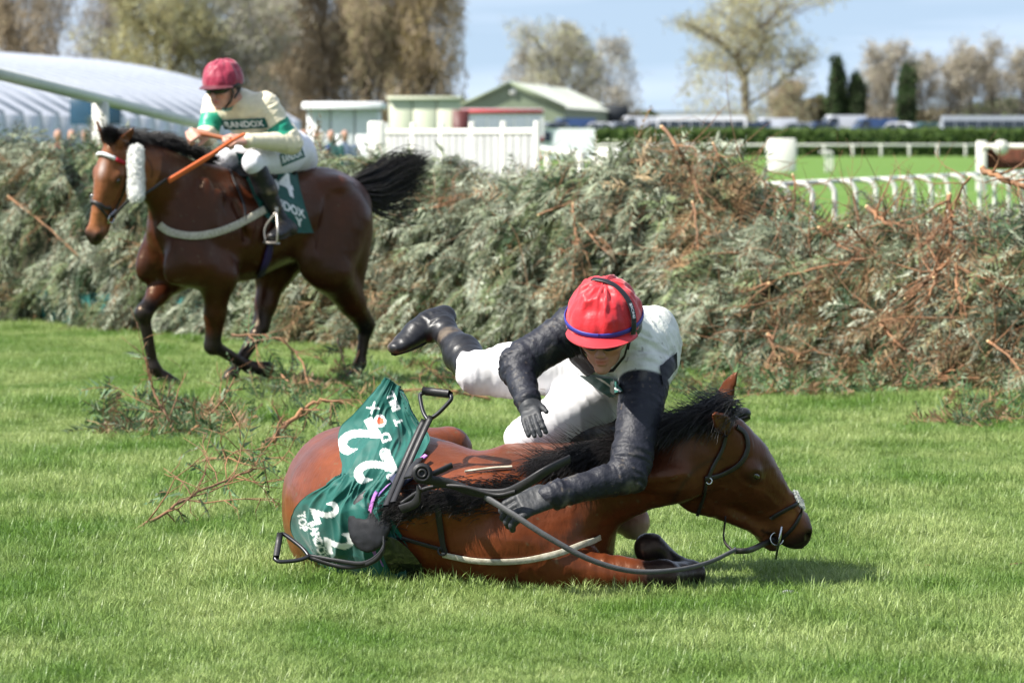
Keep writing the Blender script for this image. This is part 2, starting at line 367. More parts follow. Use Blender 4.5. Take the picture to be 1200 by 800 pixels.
def eyes(fr, parent, lids=False):
    for sg in (-1, 1):
        S = Sdf(fr(.215, sg * .092, -.054) - .035, fr(.215, sg * .092, -.054) + .035, .003)
        S.ell(fr(.213, sg * .0905, -.057), np.array((.019, .012, .013)) * fr.s, fr.M, 0); v, q = S.mesh()
        mk('eye', v, q, mat('horse_eye', (.012, .006, .004), .05, .8, coat=1), parent)
def hair(roots, dirs, length, rad, n=6, grav=.6, curl=.03, seed=0, stiff=None):
    """strands as thin three-sided tubes: roots (m,3), dirs (m,3)"""
    g = np.random.default_rng(seed); m = len(roots); L = np.broadcast_to(np.asarray(length, float), (m,)) * g.uniform(.6, 1.15, m)
    d = np.asarray(dirs, float) + g.normal(0, .16, (m, 3)); d /= np.linalg.norm(d, axis=1)[:, None]; p = np.asarray(roots, float).copy(); P_ = [p.copy()]
    ph = vnoise(roots * 9, seed)[:, None] * 3
    for k in range(n - 1):
        d = d + np.array([0, 0, -1.]) * grav / n + g.normal(0, curl, (m, 3)) + .05 * np.sin(ph + k) * np.array([1, .4, .2]); d /= np.linalg.norm(d, axis=1)[:, None]
        p = p + d * (L / (n - 1))[:, None]; P_.append(p.copy())
    P_ = np.stack(P_, 1); T = np.gradient(P_, axis=1); T /= np.linalg.norm(T, axis=2)[..., None] + 1e-9
    u = np.cross(T, np.array([.2, .9, .3])); u /= np.linalg.norm(u, axis=2)[..., None] + 1e-9; w_ = np.cross(T, u)
    rr = rad * (1 - np.linspace(0, 1, n)**2 * .85)[None, :, None]; A = [0, 2.1, 4.2]
    V = np.stack([P_ + rr * (math.cos(a) * u + math.sin(a) * w_) for a in A], 2).reshape(-1, 3)
    base = (np.arange(m)[:, None] * n + np.arange(n - 1)[None, :]).ravel() * 3; F_ = []
    for a in range(3):
        b = (a + 1) % 3; F_.append(np.stack([base + a, base + b, base + 3 + b, base + 3 + a], 1))
    return V, np.concatenate(F_)
M_coat = mat('bay_coat', attr=True, rough=.34, spec=.42, var=.25, vs=6, bump=.6, bs=70, dist=.003, aniso=(1, 1, .3), stint=(1., .72, .5))
M_mane = mat('mane_hair', (.011, .009, .009), .42, .5, var=.2, vs=30)
M_lea = mat('dark_leather', (.020, .017, .016), .45, .5, var=.2, vs=30, bump=.3, bs=200)
M_steel = mat('bit_steel', (.55, .55, .56), .25, .6, 1.0)
# ============ the galloping horse (standing frame, lowered for the stride)
YAW = R(42); D2 = 31.4
_f = np.array([-math.cos(YAW), -math.sin(YAW), 0]); _l = np.array([math.sin(YAW), -math.cos(YAW), 0]); O2 = np.array([-1.52, D2, -.225])
def L2(x, y, z): return O2 + _f * x + _l * y + np.array([0, 0, z])
def P2(px, py, dd): return np.array(P(px, py, D2 + dd))
def pxv(v): return np.stack([HX + v[:, 0] / v[:, 1] * F, HY + (H - v[:, 2]) / v[:, 1] * F], 1)
def near(bv, p, off):
    r = bv.find_nearest(Vector(p)); n = np.array(r[1]); q = np.array(r[0]); n = n if n @ (np.asarray(p) - q) > 0 else -n
    return q + n * off, n
def build_horse2():
    root = empty('horse', (O2[0], O2[1], 0), 'dark bay racehorse galloping left past the fence, white sheepskin cheekpieces and cloth 34', 'horse', 'racehorses')
    S = Sdf((-2.75, 30.3, -.05), (-.55, 32.95, 1.70), .0105)
    lat = tuple(_l)
    st = [(-.74, 1.28, .08, .13), (-.67, 1.30, .15, .20), (-.55, 1.31, .205, .25), (-.40, 1.305, .250, .28), (-.2, 1.285, .255, .262), (0., 1.24, .265, .288),
          (.2, 1.20, .270, .315), (.38, 1.20, .250, .335), (.54, 1.215, .225, .33), (.64, 1.20, .195, .29), (.72, 1.18, .15, .20), (.765, 1.16, .08, .11)]
    S.loft([[*L2(x, 0, z), hw, hh, *lat] for x, z, hw, hh in st], 9, .03)
    S.loft([[*L2(.20, 0, 1.43), .05, .09, *lat], [*L2(.40, 0, 1.49), .055, .10, *lat], [*L2(.62, 0, 1.47), .06, .10, *lat]], 4, .09)  # withers
    hf = Fr(P2(131, 167, -.92), P2(97, 272, -.98) - P2(131, 167, -.92), np.array([-.50, -.86, .12]), .97)
    # neck
    nk = [[*L2(.46, 0, 1.30), .13, .28, *lat], [*L2(.62, 0, 1.41), .115, .225, *lat], [*(L2(.74, 0, 1.46) * .55 + hf(-.02, 0, -.09) * .45), .098, .165, *_l], [*(L2(.80, 0, 1.42) * .2 + hf(-.02, 0, -.09) * .8 + np.array([0.01, .03, .0])), .085, .138, *(nrm(_l + hf.Y))], [*hf(.02, 0, -.10), .078, .125, *hf.Y]]
    S.loft(nk, 10, .08)
    head_sdf(S, hf, ears=((-.125, .10, .04), (-.10, -.07, .05)))
    for sg in (-1, 1):
        S.ell(L2(.63, sg * .135, 1.13), (.17, .10, .25), (nrm(_f * .5 + np.array([0, 0, .8])), _l, nrm(_f)), .07)        # shoulder blade
        S.ell(L2(.63, sg * .08, 1.05), (.13, .10, .17), (_f, _l, (0, 0, 1)), .09)                            # point of shoulder
        S.ell(L2(-.46, sg * .125, 1.24), (.20, .12, .25), (_f, _l, (0, 0, 1)), .08)                           # haunch
        S.ell(L2(-.59, sg * .12, 1.12), (.11, .095, .23), (_f, _l, (0, 0, 1)), .06)
    for sg in (-1, 1):
        S.ell(L2(.47, sg * .185, 1.08), (.13, .06, .19), (_f, _l, (0, 0, 1)), .03); S.ell(L2(.60, sg * .16, 1.28), (.07, .07, .24), (nrm(_f + np.array([0, 0, .1])), _l, nrm(np.array([0, 0, 1]) - _f * .35)), .035)
        S.ell(L2(-.33, sg * .215, 1.16), (.10, .06, .17), (nrm(_f + np.array([0, 0, .4])), _l, nrm(np.array([0, 0, 1]) - _f * .4)), .04); S.ell(L2(-.42, sg * .17, 1.46), (.12, .09, .07), (_f, _l, (0, 0, 1)), .05)
    S.ell(L2(-.25, .2, 1.02), (.14, .07, .16), (_f, _l, (0, 0, 1)), .07)
    for sg in (-1, 1):
        S.cone(L2(.66, sg * .17, .98), L2(.52, sg * .20, 1.42), .045, .03, .05); S.cone(L2(.34, sg * .235, 1.16), L2(.40, sg * .22, 1.36), .012, .008, .05, cut=True)
        S.cone(L2(-.22, sg * .262, 1.08), L2(-.30, sg * .25, 1.38), .012, .010, .05, cut=True); S.cone(L2(-.54, sg * .23, 1.02), L2(-.60, sg * .19, 1.36), .010, .008, .04, cut=True)
        for kx in range(5): S.cone(L2(.02 + .07 * kx, sg * .268, 1.08), L2(-.02 + .07 * kx, sg * .255, 1.32), .004, .004, .03, cut=True)
    # left fore (near side, folded)
    el = L2(.50, .17, .93); kn = P2(249, 405, -.38); fe = P2(291, 429, -.22); hf1 = P2(313, 433, -.20)
    S.cone(L2(.66, .15, 1.0), el, .13, .115, .06); S.cone(el, el * .45 + kn * .55, .112, .062, .05); S.cone(el * .45 + kn * .55, kn, .062, .048, .04); S.ell(kn, (.052, .052, .062), None, .02)
    S.cone(kn, fe, .041, .031, .02); S.ell(fe, (.041,) * 3, None, .02); hoofm(S, fe, hf1, None)
    # right fore (far side, reaching)
    el2 = L2(.57, -.15, .95); kn2 = P2(168, 367, -.55); fe2 = P2(180, 431, -.50); h2 = P2(203, 452, -.46)
    S.cone(L2(.64, -.12, 1.05), el2, .125, .115, .06); S.cone(el2, el2 * .45 + kn2 * .55, .108, .062, .05); S.cone(el2 * .45 + kn2 * .55, kn2, .062, .048, .04); S.ell(kn2, (.052, .052, .062), None, .02)
    S.cone(kn2, fe2, .038, .031, .02); S.ell(fe2, (.043,) * 3, None, .02); hoofm(S, fe2, h2, None)
    # left hind (trailing at right of picture)
    sti = P2(387, 318, .10); ho = P2(429, 381, .42); fe3 = P2(422, 426, .40); h3 = P2(413, 448, .36)
    S.cone(L2(-.52, .13, 1.25), sti, .18, .13, .08); S.cone(L2(-.60, .12, 1.15), P2(412, 345, .3), .11, .07, .07); S.cone(sti, sti * .4 + ho * .6, .125, .078, .05); S.cone(sti * .4 + ho * .6, ho, .076, .056, .04); S.ell(ho, (.05, .06, .06), None, .02)
    S.cone(ho, fe3, .043, .034, .02); S.ell(fe3, (.042,) * 3, None, .02); hoofm(S, fe3, h3, None)
    # right hind (reaching forward under the belly)
    st4 = P2(322, 312, .25); ho4 = P2(305, 385, .15); fe4 = P2(271, 440, -.05); h4 = P2(254, 460, -.12)
    S.cone(L2(-.42, -.13, 1.2), st4, .19, .14, .08); S.cone(st4, st4 * .4 + ho4 * .6, .115, .066, .05); S.cone(st4 * .4 + ho4 * .6, ho4, .064, .052, .04); S.ell(ho4, (.05, .055, .06), None, .02)
    S.cone(ho4, fe4, .044, .034, .02); S.ell(fe4, (.042,) * 3, None, .02); hoofm(S, fe4, h4, None)
    v, q = S.mesh(2); v = v + vnormals(v, q) * (fbm(v * np.array([6, 6, 9]), 3, 4) * .005 + fbm(v * 24, 2, 6) * .0012)[:, None]
    lq = hf.inv(v); fw_ = sstep(.05, .15, lq[:, 0]) * (lq[:, 0] < .66) * (np.abs(lq[:, 1]) < .2) * (lq[:, 2] > -.36); v = v + vnormals(v, q) * (fw_ * (np.clip(1 - np.abs(vnoise(lq * np.array([10, 16, 16]), 31)) * 7, 0, 1) * .0026 + fbm(lq * 20, 3, 8) * .0022))[:, None]
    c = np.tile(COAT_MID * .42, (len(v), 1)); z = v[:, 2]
    c = mixc(c, sstep(.95, 1.35, z) * .45, COAT_MID * .9)  # lower body left darker than the top, shade put into the coat colour
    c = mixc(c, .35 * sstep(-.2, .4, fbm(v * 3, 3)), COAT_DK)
    for a, b, r0 in ((kn, fe, .10), (fe, hf1, .12), (kn2, fe2, .10), (fe2, h2, .12), (ho, fe3, .12), (fe3, h3, .12), (ho4, fe4, .12), (fe4, h4, .12)):
        d, t = segdist(v, a, b); c = mixc(c, 1 - sstep(r0 * .6, r0 * 1.4, d), BLACK)
    l = hf.inv(v); inh = sstep(-.12, .08, l[:, 0]) * (np.abs(l[:, 1]) < .2) * (l[:, 2] > -.36) * (l[:, 0] < .7)
    c = mixc(c, inh * .9, np.array((.20, .075, .032))); c = head_col(v, c, hf)
    star = np.exp(-((l[:, 1] / .022)**2 + ((l[:, 0] - .17) / .05)**2)) * (l[:, 2] > -.05) * inh; c = mixc(c, star * .6, (.5, .46, .44))
    sp = (vnoise(v * 95, 77) > .80) & (fbm(v * 5, 2, 12) > -.05); c = mixc(c, sp * .55, (.10, .085, .05)); c = c * (1 + .22 * fbm(v * np.array([22, 22, 60]), 3, 50))[:, None]; v = v + vnormals(v, q) * (np.clip(1 - np.abs(vnoise(v * np.array([9, 9, 13]), 61)) * 9, 0, 1) * .0013)[:, None]
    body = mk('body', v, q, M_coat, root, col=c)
    eyes(hf, root)
    bv = BVHTree.FromPolygons([Vector(p) for p in v], [tuple(int(k_) for k_ in f_) for f_ in q])
    # mane
    cr_ = crom([hf(-.04, 0, .0), P2(150, 162, -.80), P2(180, 164, -.55), P2(208, 173, -.35), P2(240, 187, -.1)], 12)
    g = np.random.default_rng(5); rt = cr_[g.integers(0, len(cr_), 2600)] + g.normal(0, .016, (2600, 3)); rt[:, 2] -= .005
    V, Q = hair(rt, np.tile([.75, -.35, .45], (2600, 1)), .13, .0022, 6, 1.2, .05, 1)
    fr_ = np.tile(hf(-.02, 0, .03), (500, 1)) + g.normal(0, .018, (500, 3)); V2, Q2 = hair(fr_, np.tile(np.array([-.1, -.4, .6]), (500, 1)), .09, .0022, 6, 1.0, .08, 2)
    tag(mk('mane', *merge([(V, Q), (V2, Q2)]), M_mane, root), kind='stuff')
    # tail streaming out to the right
    t0 = P2(412, 220, .74); rt = t0 + g.normal(0, .025, (900, 3))
    tgt = crom([t0, P2(448, 218, .9), P2(474, 204, 1.0), P2(500, 190, 1.05)], 8)
    V3, Q3 = [], []
    m = 900; s_ = np.linspace(0, 1, 9); off = g.normal(0, 1, (m, 3)); LL = g.uniform(.65, 1.05, m); ctr = np.array([np.array([np.interp(s_, np.linspace(0, 1, len(tgt)), tgt[:, k]) for k in range(3)]).T])[0]
    PP = ctr[None, :, :] + off[:, None, :] * (.022 + .042 * np.sin(s_ * 2.6) + .022 * s_)[None, :, None] * np.array([.3, 1, 1.15]) + (vnoise(np.stack([np.repeat(off[:, 0] * 3, 9).reshape(m, 9), np.tile(s_ * 3, (m, 1)), np.repeat(off[:, 1] * 3, 9).reshape(m, 9)], -1))[..., None]) * s_[None, :, None] * np.array([.02, .05, .05])
    drop = -.05 * np.abs(off[:, 2:3]) * (s_[None, :]**2); PP[:, :, 2] += drop; PP = t0 + (PP - t0) * LL[:, None, None] 
    T = np.gradient(PP, axis=1); T /= np.linalg.norm(T, axis=2)[..., None]; u = np.cross(T, [0, .8, .6]); w_ = np.cross(T, u); rr = .0042 * (1 - s_**2 * .8)[None, :, None]
    V = np.stack([PP + rr * (math.cos(a) * u + math.sin(a) * w_) for a in (0, 2.1, 4.2)], 2).reshape(-1, 3); base = (np.arange(m)[:, None] * 9 + np.arange(8)[None, :]).ravel() * 3
    Q = np.concatenate([np.stack([base + a, base + (a + 1) % 3, base + 3 + (a + 1) % 3, base + 3 + a], 1) for a in range(3)])
    dock = tube(crom([L2(-.62, 0, 1.44), t0, P2(440, 218, .85)], 5), np.linspace(.055, .02, 11), 8)
    tag(mk('tail', *merge([(V, Q), dock]), M_mane, root), kind='stuff')
    return root, hf, bv
# ============ the fallen horse
D1 = 17.1
def P1(px, py, dd): return np.array(P(px, py, D1 + dd))
def build_horse1():
    root = empty('horse', (P1(560, 690, .3)[0], D1 + .3, 0), 'bright bay racehorse lying on its side on the grass under a green number cloth', 'horse', 'racehorses')
    S = Sdf((-1.15, 16.3, -.06), (1.25, 19.15, .92), .0088)
    def side(phi, roll):   # phi = yaw of the spine (rear away), roll = how far the back is turned up; returns the lateral vector (towards the left flank, i.e. up)
        f = np.array([math.cos(phi), -math.sin(phi), 0]); u = np.array([-math.sin(phi), -math.cos(phi), 0]) * math.cos(roll) + np.array([0, 0, math.sin(roll)]); return -np.cross(f, u) * -1 if False else np.cross(u, f)
    rows = [(398, 596, 1.02, .15, .14, 52, 10), (404, 592, .88, .225, .21, 50, 10), (420, 591, .68, .262, .26, 48, 12), (436, 594, .50, .262, .28, 45, 14), (480, 600, .38, .268, .31, 35, 16),
            (545, 612, .31, .235, .32, 20, 22), (605, 622, .28, .205, .29, 10, 28), (645, 626, .24, .185, .235, 4, 40), (668, 628, .20, .15, .175, 0, 55), (682, 632, .18, .085, .10, 0, 60)]
    st = []
    for px, py, dd, hw, hh, ph, ro in rows: st.append([*P1(px, py, dd), hw, hh, *side(R(ph), R(ro))])
    S.loft(st, 12, .03)
    up = np.array([0, 0, 1.])
    # haunch masses
    S.ell(P1(414, 560, .78), (.20, .20, .17), None, .08); S.ell(P1(408, 628, .72), (.19, .20, .16), None, .08)
    S.cone(P1(470, 545, .75), P1(525, 528, .85), .13, .085, .06)     # left thigh beyond the flank
    # withers and spine ridge
    S.loft([[*P1(455, 592, .14), .05, .05, 0, 0, 1], [*P1(500, 588, .03), .05, .06, 0, 0, 1], [*P1(560, 580, .02), .055, .07, 0, -.3, 1]], 5, .09)
    S.ell(P1(585, 582, .20), (.22, .16, .10), (nrm((1, 0, -.05)), (0, 1, 0), (0, 0, 1)), .06)      # left shoulder on top
    S.ell(P1(600, 635, .08), (.22, .13, .13), (nrm((1, 0, -.05)), (0, 1, 0), (0, 0, 1)), .06)     # right shoulder below
    S.ell(P1(656, 636, .12), (.085, .12, .13), None, .05)                                           # breast
    S.cone(P1(560, 655, .1), P1(640, 668, .05), .08, .075, .05)
    # head and neck
    a0 = P1(849, 488, 0.02); hf = Fr(a0, P1(967, 588, .26) - a0, P1(905, 436, -.04) - P1(849, 488, .02), .95, 1.13)
    ny = np.array([0, -1., 0.1])
    S.loft([[*P1(610, 596, .22), .16, .25, *nrm((0, -.8, .6))], [*P1(672, 578, .17), .135, .175, *nrm((0, -.9, .45))], [*P1(745, 553, .10), .10, .135, *nrm((.05, -1, .25))], [*P1(800, 542, .05), .09, .125, *nrm((.1, -1, .2))], [*hf(.01, 0, -.09), .08, .115, *hf.Y * -1]], 10, .07)
    S.cone(P1(700, 560, -.02), P1(790, 560, -.04), .03, .03, .06)
    head_sdf(S, hf, ears=((-.055, .02, .125), (-.12, -.075, .02)), mouth=.018)
    S.cone(P1(690, 590, -.07), P1(800, 566, -.06), .012, .008, .035, cut=True)
    # right foreleg folded along the ground, left fore beyond with its hoof showing
    e = P1(664, 664, .05); kn = P1(775, 676, -.03); S.cone(P1(640, 650, .08), e, .11, .08, .05); S.cone(e, kn, .066, .046, .03); S.ell(kn, (.062, .055, .055), None, .02)
    fe = P1(812, 672, .10); S.cone(kn, fe, .05, .04, .02)
    fe1b = P1(775, 655, .15); S.cone(fe, fe1b, .040, .036, .02); S.cone(fe1b, P1(762, 642, .12), .048, .055, .015)
    S.cone(P1(668, 600, .5), P1(700, 606, .75), .07, .05, .04); S.cone(P1(708, 606, .75), P1(724, 608, .7), .045, .045, .02); S.cone(P1(724, 608, .72), P1(742, 612, .70), .046, .060, .012)
    # hind legs stretched away on the far side
    S.cone(P1(440, 640, 1.0), P1(520, 640, 1.5), .15, .07, .06); S.cone(P1(520, 640, 1.5), P1(600, 640, 1.62), .055, .04, .03); S.cone(P1(600, 640, 1.62), P1(625, 640, 1.62), .045, .055, .02)
    S.f[:, :, :] = np.maximum(S.f, (-.035 - S.ax[2])[None, None, :])
    v, q = S.mesh(2); v = v + vnormals(v, q) * (fbm(v * np.array([6, 6, 9]), 3, 4) * .005 + fbm(v * 24, 2, 6) * .0012)[:, None]
    lq = hf.inv(v); fw_ = sstep(.05, .15, lq[:, 0]) * (lq[:, 0] < .66) * (np.abs(lq[:, 1]) < .2) * (lq[:, 2] > -.36); v = v + vnormals(v, q) * (fw_ * (np.clip(1 - np.abs(vnoise(lq * np.array([10, 16, 16]), 31)) * 7, 0, 1) * .0026 + fbm(lq * 20, 3, 8) * .0022))[:, None]
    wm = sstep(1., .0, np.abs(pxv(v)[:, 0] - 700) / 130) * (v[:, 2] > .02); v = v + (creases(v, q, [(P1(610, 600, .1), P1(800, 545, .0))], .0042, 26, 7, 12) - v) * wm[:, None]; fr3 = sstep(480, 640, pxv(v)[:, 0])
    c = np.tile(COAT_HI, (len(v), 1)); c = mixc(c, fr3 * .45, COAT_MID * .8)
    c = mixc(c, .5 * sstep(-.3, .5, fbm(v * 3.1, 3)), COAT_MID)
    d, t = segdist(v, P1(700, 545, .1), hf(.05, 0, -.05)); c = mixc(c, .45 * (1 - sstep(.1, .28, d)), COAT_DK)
    for a, b, r0 in ((kn, fe, .10), (fe, fe1b, .1), (fe1b, P1(762, 642, .12), .09), (P1(520, 640, 1.5), P1(625, 640, 1.62), .12)):
        d, t = segdist(v, a, b); c = mixc(c, 1 - sstep(r0 * .5, r0 * 1.2, d), BLACK)
    d, t = segdist(v, P1(728, 614, .72), P1(742, 616, .70)); c = mixc(c, 1 - sstep(.05, .07, d), (.42, .30, .20))
    l = hf.inv(v); inh = sstep(-.12, .08, l[:, 0]) * (np.abs(l[:, 1]) < .2) * (l[:, 2] > -.36) * (l[:, 0] < .7)
    c = mixc(c, inh * .75, np.array((.075, .023, .010))); c = head_col(v, c, hf)  # head darkened in the coat colour to carry its shading
    sp = (vnoise(v * 95, 77) > .80) & (fbm(v * 5, 2, 12) > -.05); c = mixc(c, sp * .55, (.10, .085, .05)); c = c * (1 + .22 * fbm(v * np.array([22, 22, 60]), 3, 50))[:, None]; v = v + vnormals(v, q) * (np.clip(1 - np.abs(vnoise(v * np.array([9, 9, 13]), 61)) * 9, 0, 1) * .0013)[:, None]
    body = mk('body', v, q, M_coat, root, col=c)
    eyes(hf, root)
    bv = BVHTree.FromPolygons([Vector(p) for p in v], [tuple(int(k_) for k_ in f_) for f_ in q])
    g = np.random.default_rng(15)
    # mane: withers tuft lying along the back, then the crest of the neck
    cr1 = crom([P1(455, 598, 0), P1(500, 586, -.07), P1(560, 580, -.10), P1(605, 572, -.08)], 10); m = 2600
    rt = cr1[g.integers(0, len(cr1), m)] + g.normal(0, 1, (m, 3)) * np.array([.02, .01, .025]); rt = snapc(bv, rt, .002)
    V, Q = hair(rt, np.tile([-.85, -.25, .12], (m, 1)), .06, .0013, 6, .7, .12, 3)
    cr2 = crom([P1(640, 545, .12), P1(700, 528, .05), P1(760, 512, .02), P1(820, 490, .0), P1(846, 478, -.02)], 12); m = 5600
    rt = cr2[g.integers(0, len(cr2), m)] + g.normal(0, 1, (m, 3)) * np.array([.02, .025, .012])
    V2, Q2 = hair(rt, np.tile([-.9, -.42, .0], (m, 1)), .135, .0012, 6, .9, .08, 4)
    m = 420; rt = cr2[g.integers(0, len(cr2), m)] + g.normal(0, .015, (m, 3)); V4, Q4 = hair(rt, np.tile([-.9, 0, .45], (m, 1)), .13, .0011, 6, .1, .05, 6)
    m = 900; rt = np.tile(hf(-.02, 0, .02), (m, 1)) + g.normal(0, .022, (m, 3)); V3, Q3 = hair(rt, np.tile([-.5, -.5, .1], (m, 1)), .13, .0014, 6, 1.1, .08, 5)
    tag(mk('mane', *merge([(V, Q), (V2, Q2), (V3, Q3), (V4, Q4)]), M_mane, root), kind='stuff')
    return root, hf, bv
CAMP = np.array([0, 0, H])
def cast(bv, px, py, dflt, off=.01):
    """point of a surface seen along the line of sight through a photo pixel; dflt = distance used where it misses"""
    d = nrm(np.array(P(px, py, 10.)) - CAMP); r = bv.ray_cast(Vector(CAMP), Vector(d))
    if r[0] is None: return np.array(P(px, py, dflt)), None
    n = np.array(r[1]); 
    if n @ d > 0: n = -n
    return np.array(r[0]) + n * off, n
def castline(bv, pts, dflt, off=.01, n=6):
    """smooth polyline through photo pixels laid on the surface"""
    c = crom(pts, n); o, nn, last = [], [], None
    for px, py in c[:, :2]:
        p, m = cast(bv, px, py, last if last is not None else dflt, off); o.append(p); nn.append(m if m is not None else (nn[-1] if nn else np.array([0, -1., 0]))); last = p[1]
    o = np.array(o); 
    for _ in range(2): o[1:-1] = (o[:-2] + 2 * o[1:-1] + o[2:]) / 4
    return o, np.array(nn)
def sstrap(bv, pts, wd, dflt, off=.006, th=.004, n=6):
    o, nn = castline(bv, pts, dflt, off, n); t = np.gradient(o, axis=0)
    for _ in range(2): nn[1:-1] = nn[:-2] + 2 * nn[1:-1] + nn[2:]; nn = nn / np.linalg.norm(nn, axis=1)[:, None]
    return strap(o, np.cross(t, nn), wd, th)
def snapc(bv, pts, off):
    out = []
    for p in pts:
        d = nrm(p - CAMP); r = bv.ray_cast(Vector(CAMP), Vector(d)); out.append(np.array(r[0]) - d * off if r[0] is not None and abs(r[0].y - p[1]) < .3 else p)
    return np.array(out)
# ---------------------------------------------------------------- printed lettering as a colour grid
_TX = {}
def text_tris(s):
    if s in _TX: return _TX[s]
    cu = bpy.data.curves.new('lettering', 'FONT'); cu.body = s; cu.align_x = 'CENTER'; cu.align_y = 'CENTER'; cu.offset = .03
    o = bpy.data.objects.new('lettering', cu); C.objects.link(o); bpy.context.view_layer.update()
    me = o.to_mesh(); me.calc_loop_triangles(); v = np.array([p.co[:2] for p in me.vertices]); t = np.array([tuple(l.vertices) for l in me.loop_triangles])
    o.to_mesh_clear(); bpy.data.objects.remove(o); bpy.data.curves.remove(cu)
    v = v - (v.max(0) + v.min(0)) / 2; v /= max(v[:, 1].max() - v[:, 1].min(), 1e-6); _TX[s] = v[t]; return _TX[s]
def stamp(img, tris, c, h, rot=0., col=(.8, .8, .8), sx=1., ):
    """paint triangles (unit height) centred at c (pixels x,y), height h px"""
    a = R(rot); M = np.array([[math.cos(a), math.sin(a)], [-math.sin(a), math.cos(a)]]); hh, ww = img.shape[:2]
    for t in tris:
        p = (t * np.array([sx, 1.]) * h) @ M + np.array(c); lo = np.maximum(np.floor(p.min(0)).astype(int), 0); hi = np.minimum(np.ceil(p.max(0)).astype(int) + 1, [ww, hh])
        if (hi <= lo).any(): continue
        X, Y = np.meshgrid(np.arange(lo[0], hi[0]) + .5, np.arange(lo[1], hi[1]) + .5); d = (p[1]-p[0])[0]*(p[2]-p[0])[1]-(p[1]-p[0])[1]*(p[2]-p[0])[0]
        if abs(d) < 1e-9: continue
        u = ((X-p[0][0])*(p[2]-p[0])[1]-(Y-p[0][1])*(p[2]-p[0])[0])/d; w_ = ((p[1]-p[0])[0]*(Y-p[0][1])-(p[1]-p[0])[1]*(X-p[0][0]))/d
        img[lo[1]:hi[1], lo[0]:hi[0]][(u >= -1e-3) & (w_ >= -1e-3) & (u + w_ <= 1.002)] = col
def dot(img, c, r, col):
    Y, X = np.mgrid[0:img.shape[0], 0:img.shape[1]]; img[((X - c[0])**2 + (Y - c[1])**2) < r*r] = col
def sample(img, u, v):
    """img[y,x]; u along x 0..1, v along y 0..1"""
    h, w_ = img.shape[:2]; x = np.clip(u * (w_ - 1), 0, w_ - 1.001); y = np.clip(v * (h - 1), 0, h - 1.001); i = x.astype(int); j = y.astype(int); fx = (x - i)[..., None]; fy = (y - j)[..., None]
    return (img[j, i]*(1-fx) + img[j, i+1]*fx)*(1-fy) + (img[j+1, i]*(1-fx) + img[j+1, i+1]*fx)*fy
GREEN = (.004, .088, .070); WHITE = (.78, .78, .76)
M_print = mat('printed_cloth', attr=True, rough=.62, spec=.3, var=.10, vs=40, bump=.2, bs=400, sheen=.1)
def decal(bv, quad, img, parent, name, dflt, off=.004, nu=110, nv=40):
    """flat print on a curved thing: quad = 4 photo pixels tl,tr,br,bl"""
    q = np.array(quad, float); U, V = np.meshgrid(np.linspace(0, 1, nu), np.linspace(0, 1, nv), indexing='ij')
    px = (q[0] * (1-U)[..., None] + q[1] * U[..., None]) * (1-V)[..., None] + (q[3] * (1-U)[..., None] + q[2] * U[..., None]) * V[..., None]
    last = dflt; pts = np.zeros((nu, nv, 3))
    for i in range(nu):
        for j in range(nv):
            p, n_ = cast(bv, px[i, j, 0], px[i, j, 1], last, off)
            if n_ is not None: last = p[1]
            pts[i, j] = p
    c = sample(img, U.ravel(), 1 - V.ravel())
    return mk(name, pts.reshape(-1, 3), grid_faces(nu, nv), M_print, parent, col=c)
def sponsor(w_=220, h_=60, word='RANDOX', bgc=GREEN, hgt=.62, sx=.9):
    im = np.tile(np.array(bgc), (h_, w_, 1)).astype(float); stamp(im, text_tris(word), (w_ * .5, h_ * .5), h_ * hgt, 0, WHITE, sx); return im

# ---------------------------------------------------------------- people
M_skin = mat('skin', attr=True, rough=.5, spec=.4, var=.08, vs=30)
M_silk = mat('riding_silks', attr=True, rough=.42, spec=.45, var=.08, vs=25, bump=.35, bs=45, dist=.004, sheen=.15)
M_wet = mat('wet_silks', attr=True, rough=.56, spec=.35, var=.12, vs=22, bump=1.0, bs=26, dist=.009, sheen=.0)
M_breech = mat('white_breeches', attr=True, rough=.6, spec=.35, var=.05, vs=14, bump=.3, bs=40, dist=.004, sheen=.1)
M_boot = mat('boot_leather', attr=True, rough=.40, spec=.4, var=.3, vs=40, bump=.35, bs=70, dist=.003)
M_glove = mat('black_glove', attr=True, rough=.55, spec=.35, var=.25, vs=60, bump=.4, bs=180, dist=.002)
M_plast = mat('helmet_shell', (.012, .012, .014), .35, .5)
M_lens = mat('goggle_lens', (.01, .012, .014), .06, .7, coat=1)
def face_sdf(S, h, k=1.0):
    M = h.M
    def E(c, r, kk=.015, cut=False): S.ell(h(*c), np.array(r) * h.s, M, kk * h.s, cut)
    E((0, 0, .115), (.098, .076, .100)); E((.032, 0, .035), (.070, .062, .085), .03); E((.048, 0, -.025), (.042, .046, .032), .025)
    E((.085, 0, -.048), (.020, .024, .017), .018); E((.095, 0, .082), (.016, .052, .012), .02)
    for sg in (-1, 1):
        E((.070, sg * .042, .030), (.026, .022, .020), .02); E((.104, sg * .031, .058), (.016, .018, .013), .01, True)
        E((.088, sg * .031, .057), (.013, .014, .011), .004); E((.005, sg * .072, .045), (.018, .009, .031), .006); E((.118, sg * .012, .018), (.010, .008, .008), .006)
    S.cone(h(.098, 0, .065), h(.122, 0, .024), .008 * h.s, .012 * h.s, .010 * h.s)
    E((.100, 0, -.004), (.012, .024, .007), .006); E((.098, 0, -.019), (.013, .020, .008), .006); E((.116, 0, -.011), (.010, .022, .002), .002, True)
